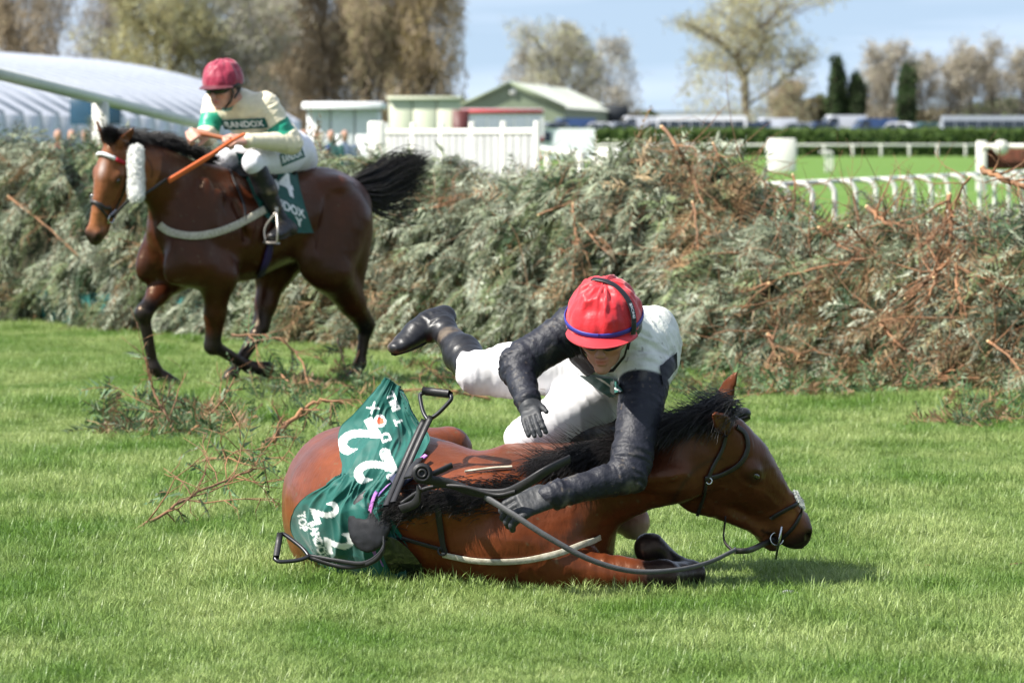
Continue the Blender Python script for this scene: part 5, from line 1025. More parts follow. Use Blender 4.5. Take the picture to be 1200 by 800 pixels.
def branch(name, pts, r0, r1, subs=6, seed=0, subl=.3, cut=True, parent=None, needles=0, up=.3):
    """a bent bare branch with side twigs"""
    g = np.random.default_rng(seed); c = crom(pts, 5) + g.normal(0, r0 * .35, (len(crom(pts, 5)), 3)); rr = np.linspace(r0, r1, len(c)); bits = [tube(c, rr, 7)]; ends = []
    L = np.linalg.norm(c[-1] - c[0])
    for k in range(subs):
        i = int(g.uniform(.15, .97) * (len(c) - 2)); t = nrm(c[i+1] - c[i]); d = nrm(t * .9 + g.normal(0, .6, 3) + np.array([0, -.1, up])); l = subl * g.uniform(.4, 1.2); q = [c[i]]
        for j in range(5): q.append(q[-1] + d * l / 5); d = nrm(d + g.normal(0, .22, 3))
        bits.append(tube(q, np.linspace(rr[i] * .55, .0012, 6), 5)); ends.append((q, l))
        for j in (2, 3, 4):
            d2 = nrm(d + g.normal(0, .7, 3)); q2 = [q[j], q[j] + d2 * l * .25, q[j] + d2 * l * .25 + nrm(d2 + g.normal(0, .4, 3)) * l * .25]; bits.append(tube(q2, [.002, .0015, .0008], 4))
    v, f = merge(bits); o = mk(name, v, f, M_twig, parent, org=None if parent else c[0])
    if cut:
        t = nrm(c[0] - c[1]); mk('cut_end', *tube([c[0] - t * .002, c[0] + t * .012], [r0 * 1.03, r0 * .9], 8), M_cut, o)
    if needles:
        pos, nn = [], []
        for q, l in ends:
            for _ in range(needles): a = g.uniform(0, len(q) - 1.01); i = int(a); pos.append(lerp(q[i], q[i+1], a - i)); nn.append(nrm(g.normal(0, 1, 3) + [0, -.3, .6]))
        V, Fq, Cc = sprays(len(pos), np.array(pos), np.array(nn), .08, .2, seed + 1, [((.07, .13, .055), .7), ((.14, .19, .11), .3)], .8, 6, .006); V[:, 2] = np.maximum(V[:, 2], .004); nd = mk('needles', V, Fq, M_frond, o, col=Cc, smooth=False); tag(nd, kind='stuff')
    return o
def fence():
    root = empty('brush_fence', (-1., 38, 0), 'tall steeplechase fence dressed with grey green spruce boughs, broken down at its right end', 'fence')
    g = np.random.default_rng(33); ln = crom([(*p, 0) for p in FL], 12); seg = np.linalg.norm(np.diff(ln, axis=0), axis=1); cum = np.concatenate([[0], np.cumsum(seg)]); TL = cum[-1]
    def at(s): i = np.clip(np.searchsorted(cum, s) - 1, 0, len(seg) - 1); t = (s - cum[i]) / seg[i]; p = ln[i] * (1 - t)[:, None] + ln[i+1] * t[:, None]; d = (ln[i+1] - ln[i]) / seg[i][:, None]; n = np.stack([d[:, 1], -d[:, 0], 0 * d[:, 0]], 1); n *= np.where(n[:, 1:2] > 0, -1, 1); return p, d, n
    def height(s):
        p, _, _ = at(s); x = HX + p[:, 0] / p[:, 1] * F; scl = F / p[:, 1]; top = np.interp(x, [-60, 60, 130, 330, 480, 560, 640, 700, 760, 825, 862, 940, 1000, 1060, 1130, 1190, 1300], [166, 166, 172, 186, 200, 206, 204, 188, 176, 192, 246, 262, 266, 266, 258, 246, 238])
        return H - .10 - (top - HY) / scl
    # bank of brush: core body with front slope, rounded top
    ns, nt = 150, 26; s = np.linspace(0, TL, ns); p, d, n = at(s); hh = height(s); V = np.zeros((ns, nt, 3)); tt = np.linspace(0, 1, nt)
    prof = crom([(.55, 0), (.50, .35), (.30, .78), (.0, .97), (-.45, .97), (-.75, .7), (-.85, 0)], 6); pi = np.linspace(0, len(prof) - 1, nt); pr = np.stack([np.interp(pi, np.arange(len(prof)), prof[:, k]) for k in (0, 1)], 1)
    wide = 1 + .12 * sstep(TL * .55, TL * .85, s)
    for j in range(nt): V[:, j] = p + n * (pr[j, 0] * wide)[:, None] + np.array([0, 0, 1.]) * (pr[j, 1] * hh)[:, None]
    nse = fbm(V.reshape(-1, 3) * 1.6, 4, 5).reshape(ns, nt); V += n[:, None, :] * (nse * .14)[..., None]; V[..., 2] += nse * .10 * (tt > .1); V[..., 2] = np.maximum(V[..., 2], 0)
    core = mk('brush_core', V.reshape(-1, 3), grid_faces(ns, nt), mat('brush_shadow', (.060, .056, .036), .95, .05, col2=(.026, .032, .018), vs=9, bump=1., bs=18, dist=.05), root)
    # fronds over the front and top
    nbgh = 3300; a = g.uniform(0, 1, nbgh); near_ = g.uniform(0, 1, nbgh) < .35; s = np.where(near_, TL * (1 - g.uniform(0, .55, nbgh)), TL * a); j = np.clip(g.beta(1.0, 1.15, nbgh) * (nt - 8), 0, nt - 9)
    kf = 8; m = nbgh * kf; s = np.clip(np.repeat(s, kf) + g.normal(0, .05, m), 0, TL - .01); j = np.clip(np.repeat(j, kf) + g.normal(0, .45, m), 0, nt - 9.01); bid = np.repeat(np.arange(nbgh), kf); ii = s / TL * (ns - 1); i0 = np.clip(ii.astype(int), 0, ns - 2); j0 = j.astype(int); fi = (ii - i0)[:, None]; fj = (j - j0)[:, None]
    S_ = lambda i, jj: V[i, jj]
    pos = (S_(i0, j0)*(1-fi) + S_(i0+1, j0)*fi)*(1-fj) + (S_(i0, j0+1)*(1-fi) + S_(i0+1, j0+1)*fi)*fj
    e1 = S_(i0+1, j0) - S_(i0, j0); e2 = S_(i0, j0+1) - S_(i0, j0); nn = np.cross(e1, e2); nn /= np.linalg.norm(nn, axis=1)[:, None] + 1e-9; nn *= np.where((nn * (pos - CAMP)).sum(1) > 0, -1, 1)[:, None]; top = (j / (nt - 8) > .75)[:, None]; nn = np.where(top & (nn[:, 2:3] < 0), -nn, nn)
    big = fbm(pos * .8, 3, 40); brown = ((big > .22) & (g.uniform(0, 1, nbgh)[bid] < np.where(HX + pos[:, 0] / pos[:, 1] * F > 640, .42, .20))) | (g.uniform(0, 1, nbgh)[bid] < .03); bdir = np.stack([g.normal(0, .8, nbgh), g.normal(0, .5, nbgh), g.normal(-.35, .55, nbgh)], 1)[bid]; blift = g.uniform(-.04, .13, nbgh)[bid]; bcol = np.searchsorted([.44, .66, .88, .98, 1.01], g.uniform(0, 1, nbgh))[bid]
    cols = [((.235, .268, .180), .44), ((.150, .190, .090), .22), ((.345, .375, .280), .22), ((.055, .095, .045), .10), ((.27, .20, .11), .02)]
    pos = pos + nn * (blift + g.uniform(-.02, .03, m))[:, None]; k1 = ~brown; nn = nn * .8 + bdir; nn /= np.linalg.norm(nn, axis=1)[:, None]
    Va, Fa, Ca = sprays(int(k1.sum()), pos[k1], nn[k1], .13, .31, 41, cols, 1.0, 10, .0068, spread=.32, ci=bcol[k1])
    Vb, Fb, Cb = sprays(int(brown.sum()), pos[brown], nn[brown], .16, .36, 43, [((.27, .17, .085), .5), ((.20, .17, .085), .5)], .7, 8, .005)
    Va[:, 2] = np.maximum(Va[:, 2], .01); Vb[:, 2] = np.maximum(Vb[:, 2], .01)
    tag(mk('fronds', *merge([(Va, Fa)]), M_frond, root, col=Ca, smooth=False), kind='stuff'); tag(mk('brown_fronds', Vb, Fb, M_frond, root, col=Cb, smooth=False), kind='stuff')
    # thin twigs poking out of the brush
    cbv = bvh(V.reshape(-1, 3), grid_faces(ns, nt)); tw = []; m2 = 1900; ix = g.integers(0, len(pos), m2)
    rt = HX + pos[ix][:, 0] / pos[ix][:, 1] * F
    for q, nv, px_ in zip(pos[ix], nn[ix], rt):
        if px_ < 820 and g.uniform() < .82: continue
        d_ = nrm(nv * .6 + g.normal(0, .8, 3) + [0, -.1, .15]); l = g.uniform(.2, .65) * (1.25 if px_ > 820 else .9); c = [q + nv * .02]
        for k in range(4): c.append(c[-1] + d_ * l / 4); d_ = nrm(d_ + g.normal(0, .2, 3))
        tw.append(tube(c, np.linspace(g.uniform(.002, .0055), .0012, 5), 4, False))
    tag(mk('twigs', *merge(tw), M_twig, root), kind='stuff')
    # long loose branches sticking out (photo pixels with the distance of the brush face)
    last = [33.]
    def bp(px, py, off=-.42):
        p, n_ = cast(cbv, px, py, last[0], 0)
        if n_ is None:
            x0 = (px - HX) / F; y = 36.
            for _ in range(20): y = .5 * y + .5 * float(fence_y(x0 * y))
            return np.array(P(px, py, y - .7))
        last[0] = p[1]; d_ = nrm(p - CAMP); return p + d_ * off
    big_ = [([(777, 150), (795, 175), (812, 208), (824, 240)], .018, .006), ([(812, 238), (816, 262), (818, 296)], .012, .004), ([(1112, 230), (1114, 262), (1112, 290)], .022, .014), ([(1130, 282), (1108, 308), (1080, 335), (1066, 348)], .020, .008), ([(1120, 310), (1122, 340), (1132, 372)], .015, .008), ([(1017, 245), (1036, 258), (1052, 270)], .020, .012), ([(1150, 198), (1172, 208), (1205, 222)], .026, .020), ([(1136, 208), (1124, 226), (1116, 250)], .012, .006),
            ([(1040, 300), (990, 308), (950, 316), (905, 330), (860, 372)], .014, .006), ([(900, 332), (870, 342), (838, 346)], .012, .004), ([(960, 268), (985, 288), (1000, 296)], .012, .005), ([(995, 265), (1015, 284), (1032, 302)], .012, .006), ([(902, 392), (912, 420), (946, 452)], .020, .009), ([(1030, 378), (1050, 400), (1085, 428)], .015, .005), ([(1004, 466), (1050, 455), (1100, 440), (1130, 428)], .014, .006), ([(1120, 312), (1160, 328), (1195, 345)], .012, .005),
            ([(672, 240), (674, 280), (672, 330)], .014, .008), ([(680, 262), (700, 285), (716, 300)], .010, .004), ([(632, 252), (655, 242), (676, 234)], .012, .006), ([(486, 246), (520, 240), (545, 224)], .008, .004), ([(10, 230), (60, 270), (92, 300)], .010, .004), ([(1066, 300), (1100, 276), (1140, 262)], .012, .005), ([(1095, 325), (1080, 300), (1074, 262)], .010, .005), ([(1062, 350), (1084, 330), (1106, 308)], .012, .006), ([(1100, 316), (1090, 345), (1078, 372)], .012, .006), ([(1160, 400), (1180, 415), (1200, 440)], .012, .006), ([(836, 170), (845, 190), (866, 214)], .010, .005), ([(930, 206), (932, 226), (929, 250)], .010, .005)]
    lab = ['long bare orange branch slanting above the fence top left of centre', None, 'thick upright cut branch with a pale end standing at the fence right', 'fanned broken branch hanging in the gap of the fence', None, None, 'thick cut branch pointing left from the top of the fence at the right edge of the photo']
    for k, (pp, r0, r1) in enumerate(big_): o = branch('branch', [bp(*q) for q in pp], r0 * .75, r1 * .8, 9, 100 + k, .42, True, root)
    # teal board along the foot
    b0 = []
    s = np.linspace(.2, TL * .55, 40); p, d, n = at(s); q = p + n * .50; q[:, 2] = .17; mk('foot_board', *strap(q, np.array([0, 0, 1.]), .30, .03), mat('teal_board', (.02, .14, .13), .6, .3, var=.3, vs=6), root)
    return root, bp
# ---------------------------------------------------------------- rails, boards
M_pvc = mat('white_plastic_rail', (.62, .61, .55), .4, .4, var=.06)
def hoop_rail(a, b, n, h, label, grp=None, spacing_curve=0, r=.035):
    a = np.array([*a, 0.]); b = np.array([*b, 0.]); root = empty('running_rail', tuple(a), label, 'rail', grp); d = nrm(b - a); side = np.array([-d[1], d[0], 0]) * (1 if -d[1] * 0 + d[0] > 0 else -1)
    mk('rail', *tube([a + [0, 0, h], b + [0, 0, h]], r * 1.0, 10), M_pvc, root)
    for k in range(n):
        p = lerp(a, b, (k + .5) / n); sd = np.array([abs(d[1]), -abs(d[0]), 0]) if d[1] > .5 else d * .0 + np.array([.8, -.6, 0]); c = crom([p + [0, 0, h], p + sd * .10 + [0, 0, h - .01], p + sd * .17 + [0, 0, h - .07], p + sd * .19 + [0, 0, h - .22], p + sd * .19 + [0, 0, 0]], 5); mk('post', *tube(c, r, 8), M_pvc, root)
    return root
def rails():
    hoop_rail((2.35, 49.), (6.9, 68.5), 15, 1.09, 'nearest white running rail with curved posts just beyond the right part of the fence', r=.028)
    hoop_rail((-2., 425.), (62, 445.), 26, 1.0, 'long distant white running rail in front of the clipped hedge', r=.11)
    hoop_rail((13.6, 226.), (14.9, 240.), 3, .95, 'short white rail with three curved posts right of the white box', r=.05)
    b = empty('marker_board', tuple(P(917, 203, 236.)[:2]) + (0,), 'square white marker board standing on the far turf', 'board'); d = 236.; c = np.array(P(916, 184, d)); v, f = bbox_((c[0], d, .80), (1.30, .5, 1.50), .06); mk('board', v, f, M_pvc, b); 
    for x in (-.5, .5): mk('leg', *boxm((c[0] + x, d, .03), (.1, .4, .10)), M_pvc, b)
    # white slatted barrier behind the fence
    fb = empty('white_barrier', (-1., 66, 0), 'tall white vertical board barrier behind the middle of the fence', 'barrier'); A = np.array(P(452, 150, 70.)); B = np.array(P(629, 150, 62.)); A[2] = B[2] = 0; L = np.linalg.norm(B - A); n = 22; dv = nrm(B - A); ang = math.atan2(dv[1], dv[0])
    for k in range(n): c = lerp(A, B, (k + .5) / n); v, f = bbox_((c[0], c[1], .80), (L / n * .80, .03, 1.6), .004, ang); mk('board', v, f, mat('barrier_board', (.34, .34, .33), .5, .3, var=.15, vs=3), fb)
    for k in range(6): c = lerp(A, B, k / 5); v, f = bbox_((c[0] + .0, c[1] - .05, .86), (.07, .07, 1.78), .01, ang); mk('post', v, f, M_pvc, fb)
    mk('top_rail', *bbox_((*(lerp(A, B, .5)[:2] + np.array([0, -.01])), 1.63), (L, .06, .07), .01, ang), M_pvc, fb)
    c = np.array(P(441, 165, 60.)); gp = empty('gate_post', (c[0], 60, 0), 'thick white gate post left of the white barrier', 'post'); mk('post', *bbox_((c[0], 60, .88), (.20, .15, 1.72), .02), M_pvc, gp)
    # low rail at right of the barrier
    lr = empty('low_rail', tuple(P(650, 190, 75.)[:2]) + (0,), 'short white rail between the white barrier and the fence top', 'rail'); a = np.array(P(627, 174, 75.)); b = np.array(P(680, 182, 69.)); mk('rail', *tube([a, b], .06, 8), M_pvc, lr); mk('post', *tube([b, [b[0], b[1], 0]], .05, 8), M_pvc, lr); mk('post', *tube([lerp(a, b, .3), [*lerp(a, b, .3)[:2], 0]], .05, 8), M_pvc, lr)
    p = np.array(P(714, 178, 60.)); sg = empty('white_drum', (p[0], 60, 0), 'white plastic box half hidden behind the fence top', 'box'); mk('box', *bbox_((p[0], 60, .72), (.42, .4, 1.42), .1), M_pvc, sg)
    # brown hurdle at the far right
    x0 = P(1149, 190, 150.)[0]; hd = empty('brown_hurdle', (x0 + 2.5, 150, 0), 'brown brush hurdle with white frame at the right edge', 'hurdle'); v, f = bbox_((x0 + 2.6, 150, .95), (5., .35, .62), .05); mk('brush_panel', v, f, mat('brown_brush', (.13, .045, .03), .9, .1, col2=(.06, .03, .02), vs=8, bump=.8, bs=20, dist=.05), hd)
    mk('post', *bbox_((x0, 149.7, .72), (.30, .2, 1.5), .03), M_pvc, hd); mk('top_rail', *tube([[x0, 149.6, 1.32], [x0 + 5.2, 149.6, 1.32]], .07, 8), M_pvc, hd); mk('lower_board', *bbox_((x0 + 2.6, 149.75, .42), (5., .1, .36), .03), M_pvc, hd); mk('knob', *tube([[x0 + .55, 149.5, 1.28], [x0 + .55, 149.3, 1.28]], .22, 14), M_pvc, hd)
    # sloping wing rail at left
    a = np.array(P(-60, 72, 40.)); b = np.array(P(236, 146, 52.)); wr = empty('wing_rail', (a[0], 46, 0), 'broad white wing rail sloping down behind the galloping horse', 'rail'); mk('rail', *tube([a, b], .052, 12), mat('weathered_white', (.55, .57, .52), .5, .3), wr); c = lerp(a, b, .54); mk('post', *bbox_((c[0], c[1] - .10, (c[2] - .0) / 2), (.15, .10, c[2] - .05), .02), M_pvc, wr); c = lerp(a, b, .97); mk('post', *bbox_((c[0], c[1], (c[2] - .05) / 2), (.14, .14, c[2] - .05), .02), M_pvc, wr)
# ---------------------------------------------------------------- far background
def foliage_box(x0, x1, y0, y1, h, n, leaf, seed):
    g = np.random.default_rng(seed); side = g.integers(0, 3, n); x = g.uniform(x0, x1, n); y = np.where(side == 0, y0, g.uniform(y0, y1, n)) + g.normal(0, .12, n); z = np.where(side == 0, g.uniform(0, h, n), h) + g.normal(0, .10, n); c = np.stack([x, y, z], 1)
    a = g.normal(0, 1, (n, 3)); a /= np.linalg.norm(a, axis=1)[:, None]; b = np.cross(a, g.normal(0, 1, (n, 3))); b /= np.linalg.norm(b, axis=1)[:, None]; s = leaf * g.uniform(.6, 1.4, (n, 1)); V = np.stack([c - a*s, c + b*s*.6, c + a*s, c - b*s*.6], 1).reshape(-1, 3); return V, np.arange(n * 4).reshape(-1, 4), np.repeat(g.uniform(.7, 1.3, (n, 1)), 4, 0)
def tree(px, pw, ptop, d, label, name='bare_tree', leafc=(.20, .20, .07), twigc=(.20, .16, .11), nl=2600, dens=1., seed=0, shape='round', grp=None, gz=0.0, leaf=.16, trunkfrac=.12, fill=0.):
    g = np.random.default_rng(seed); s = F / d; x0 = (px - HX) / s; Ht = H - gz + (HY - ptop) / s; W = pw / s / 2; root = empty(name, (x0, d, gz), label, 'tree', grp); bits = []; tips = []
    def grow(p, dr, L, r, lev):
        q = [p]; n = 4
        for k in range(n): dr = nrm(dr + g.normal(0, .10, 3) + np.array([0, 0, .06])); q.append(q[-1] + dr * L / n)
        bits.append(tube(q, np.linspace(r, r * .5, n + 1), (8, 5, 4, 3, 3)[lev], False) if lev < 4 else tube([q[0], q[2], q[4]], np.array([r, r * .7, r * .4]), 3, False))
        if lev >= 2: tips.extend((qq, dr) for qq in q[1:])
        if lev == 4: return
        for k in range([7, 5, 4, 3][lev]):
            t = g.uniform(.35 if lev else trunkfrac, 1.); a = g.uniform(0, 2*np.pi); i = min(int(t * n), n - 1); pp = lerp(q[i], q[i+1], t * n - i); spread = {'round': .85, 'column': .32, 'vase': .55}[shape]
            nd = nrm(dr * (1 - spread * .3) + spread * np.array([math.cos(a), math.sin(a), .25])); grow(pp, nd, L * g.uniform(.42, .66) , r * .45, lev + 1)
    grow(np.array([x0, d, gz - .1]), np.array([0, 0, 1.]), Ht * (.62 if shape != 'column' else .8), Ht * .020, 0)
    # fit to the crown envelope
    V, f = merge(bits); rel = V - np.array([x0, d, gz]); zz = rel[:, 2] / max(np.percentile(rel[:, 2], 99.), 1e-6); wx = np.percentile(np.abs(rel[:, 0]), 98); V[:, 2] = gz + zz * Ht; hz = sstep(0, .35, zz); k_ = 1 + (W / wx - 1) * hz; V[:, 0] = x0 + rel[:, 0] * k_; V[:, 1] = d + rel[:, 1] * k_
    mk('trunk', V, f, mat('bark_grey', (.17, .145, .11), .9, .1, col2=(.10, .085, .065), vs=1.5), root)
    tp = np.array([t[0] for t in tips]); rt_ = tp - np.array([x0, d, gz]); mx_ = np.percentile(rel[:, 2], 99.); zt = rt_[:, 2] / mx_; tp = np.stack([x0 + rt_[:, 0] * (1 + (W / wx - 1) * sstep(0, .35, zt)), d + rt_[:, 1] * (1 + (W / wx - 1) * sstep(0, .35, zt)), gz + zt * Ht], 1)
    m = int(nl * dens); ii = g.integers(0, len(tp), m); clump = g.normal(0, 1, (len(tp), 1)); c = tp[ii] + g.normal(0, min(.045 * Ht, .22 * W), (m, 3)) * np.array([.8, .8, .6]); c[:, 2] = np.maximum(c[:, 2], gz + .5)
    if fill > 0:
        mf = int(m * fill); zf = g.uniform(0, 1, m * 4) ** .85; th = g.uniform(0, 2*np.pi, m * 4); rr = np.sqrt(g.uniform(0, 1, m * 4)); prof = np.clip(np.where(zf < .12, .45 + zf * 4, 1) * (1 - zf ** (5 if shape == 'column' else 2.6)) ** .5, 0, 1.1)
        q_ = np.stack([x0 + W * prof * rr * np.cos(th), d + W * prof * rr * np.sin(th), gz + zf * Ht], 1); nz_ = vnoise(q_ * np.array([.55, .55, .16 if shape == 'column' else .45]), seed); q_ = q_[nz_ > -.25][:mf]; c[:len(q_)] = q_; clump = np.concatenate([clump, np.zeros((1, 1))])
    a = g.normal(0, 1, (m, 3)) + np.array([0, 0, 2.2 if shape == 'column' else .3]); a /= np.linalg.norm(a, axis=1)[:, None]; b = np.cross(a, g.normal(0, 1, (m, 3))); b /= np.linalg.norm(b, axis=1)[:, None]
    tw = g.uniform(0, 1, m) < .45; ln_ = np.where(tw, .9, leaf * 1.0)[:, None] * g.uniform(.6, 1.5, (m, 1)); wd = np.where(tw, .05, leaf * .7)[:, None]
    Vq = np.stack([c - a*ln_ + b*wd, c + a*ln_, c - a*ln_ - b*wd], 1).reshape(-1, 3); col = np.where(tw[:, None], np.array(twigc), np.array(leafc)) * (1 + .18 * clump[ii]) * g.uniform(.75, 1.25, (m, 1)); col = np.clip(col, .02, .6)
    tag(mk('crown', Vq, np.arange(m * 3).reshape(-1, 3), M_leafy, root, smooth=False, col=np.repeat(col, 3, 0)), kind='stuff'); return root
M_leafy = mat('spring_foliage', attr=True, rough=.7, spec=.15, var=.1, vs=.4, trans=.35)
def background():
    # hedge
    V, f, k = foliage_box(-2, 95, 449, 453, 2.25, 16000, .22, 3); hb = empty('clipped_hedge', (40, 451, 0), 'long clipped dark green hedge running behind the far running rail', 'hedge'); mk('hedge_body', *bbox_((46, 451, 1.05), (98, 3.6, 2.1), .2), mat('hedge_inside', (.030, .055, .018), .9, .1), hb)
    tag(mk('hedge_leaves', V, f, M_leafy, hb, col=k * np.array((.085, .135, .035)), smooth=False), kind='stuff')
    g = np.random.default_rng(77)
    olive, brown, yel, gry = (.37, .34, .19), (.38, .31, .21), (.43, .43, .25), (.42, .40, .34)  # tree tones paled, distance haze put into the colours
    L_ = [(18, 95, -60, 560, 'tall brown bare tree at the left edge of the photo', brown, brown, 'column', 1.6, 1), (78, 120, -30, 600, 'thin grey bare tree second from the left edge', gry, (.24, .21, .17), 'round', .7, 2), (128, 110, -20, 590, 'grey bare tree standing over the marquee left of the willow', gry, (.24, .21, .17), 'round', .7, 3),
          (190, 150, -45, 540, 'pale olive willow above the marquee roof', yel, (.33, .30, .14), 'round', 2.6, 4), (264, 150, -30, 545, 'broad grey green willow behind the maroon helmet', (.30, .31, .17), gry, 'round', 2.8, 5), (318, 105, -70, 560, 'first tall brown poplar right of the galloping rider', brown, brown, 'column', 2.6, 6), (383, 100, -90, 565, 'second tall brown poplar right of the galloping rider', brown, brown, 'column', 2.6, 7), (442, 100, -80, 562, 'third tall brown poplar with olive buds', olive, brown, 'column', 2.6, 8), (502, 92, -70, 560, 'last tall brown poplar before the open sky', (.27, .22, .09), brown, 'column', 2.8, 9),
          (350, 120, 20, 600, 'olive tree filling in behind the first two poplars', olive, brown, 'round', 2.0, 21), (470, 110, 10, 600, 'olive tree filling in behind the last two poplars', olive, brown, 'round', 2.2, 22),
          (660, 110, 28, 640, 'pale yellow green budding tree above the green barn', yel, gry, 'round', 1.8, 10), (716, 80, 42, 660, 'grey bare tree just right of the budding tree above the barn', gry, gry, 'vase', .9, 23), (612, 60, 60, 680, 'small grey tree over the left part of the barn roof', gry, gry, 'round', .8, 24), (876, 175, -10, 620, 'big pale budding tree standing alone right of centre', yel, (.38, .34, .20), 'round', 2.2, 11), (925, 50, 96, 640, 'low brown tree at the right foot of the big budding tree', brown, brown, 'round', .9, 25)]
    for px, pw, pt, d, lab, lc, tc_, shp, dn, sd in L_: tree(px, pw, pt, d, lab, 'bare_tree', lc, tc_, 3400, dn * (1.5 if px < 560 else 1.1), sd, shp, 'trees beyond the car park', .9, fill=.7 if px < 560 else .65, leaf=.16 if px < 560 else .19)
    for k, (px, pt, lab) in enumerate([(982, 68, 'leftmost dark ivy clad tree in the right tree line'), (1004, 88, 'second dark ivy clad tree in the right tree line'), (1062, 76, 'dark ivy clad tree right of the gap in the right tree line')]): tree(px, 22, pt, 640, lab, 'ivy_tree', (.040, .075, .025), (.06, .08, .04), 2600, 1.3, 40 + k, 'column', 'ivy clad trees', .9, leaf=.3, trunkfrac=.1, fill=.85)
    R_ = [(1022, 60), (1042, 50), (1085, 62), (1112, 48), (1140, 55), (1170, 46), (1198, 58)]
    for k, (px, pt) in enumerate(R_): tree(px, 46, pt, 660 + k, ['slim pale bare tree between the ivy clad trees', 'second pale bare tree between the ivy clad trees', 'pale bare tree just right of the ivy clad trees', 'fourth pale bare tree of the right tree line', 'fifth pale bare tree of the right tree line, above the coaches', 'second pale bare tree from the right edge', 'pale bare tree cut by the right edge'][k], 'bare_tree', (.46, .42, .31), (.40, .36, .29), 2600, .9, 60 + k, 'vase', 'trees beyond the car park', .9, fill=.3)  # right tree line paled for haze in its colours too
    # bushes / wood line far off
    m = 26000; x = g.uniform(-75, 80, m); hgt = 4.2 + 2.2 * vnoise(np.stack([x * .12, x * 0, x * 0], 1), 4); c = np.stack([x, 690 + g.uniform(-4, 4, m), 1 + g.uniform(0, 1, m) * hgt], 1); a = g.normal(0, 1, (m, 3)) * .42; b = g.normal(0, 1, (m, 3)) * .3; V = np.stack([c - a, c + b, c + a, c - b], 1).reshape(-1, 3)
    tag(mk('distant_scrub', V, np.arange(m * 4).reshape(-1, 4), M_leafy, smooth=False, col=np.repeat(np.where(vnoise(np.stack([x * .3, x * 0, x * 0], 1), 9)[:, None] > 0, (.16, .14, .08), (.11, .13, .06)) * g.uniform(.7, 1.3, (m, 1)), 4, 0)), 'line of brown and olive scrub on the horizon behind the vehicles', 'bushes', kind='stuff')
    # wooded hill on the horizon
    x = np.linspace(-260, 400, 60); y0 = 2600.; h_ = 10 + 7 * fbm(np.stack([x * .012, x * 0, x * 0], 1), 3, 9) + 8; V = np.concatenate([np.stack([x * 1.6, np.full(60, y0), np.zeros(60)], 1), np.stack([x * 1.6, np.full(60, y0 + 200), h_], 1), np.stack([x * 1.6, np.full(60, y0 + 700), h_ * 0], 1)]); i = np.arange(59); struct(mk('hills', V, np.concatenate([np.stack([i, i+1, i+61, i+60], 1), np.stack([i+60, i+61, i+121, i+120], 1)]), mat('far_hill', (.14, .17, .19), .9, .1)))
    marquee(); barn(); vehicles()
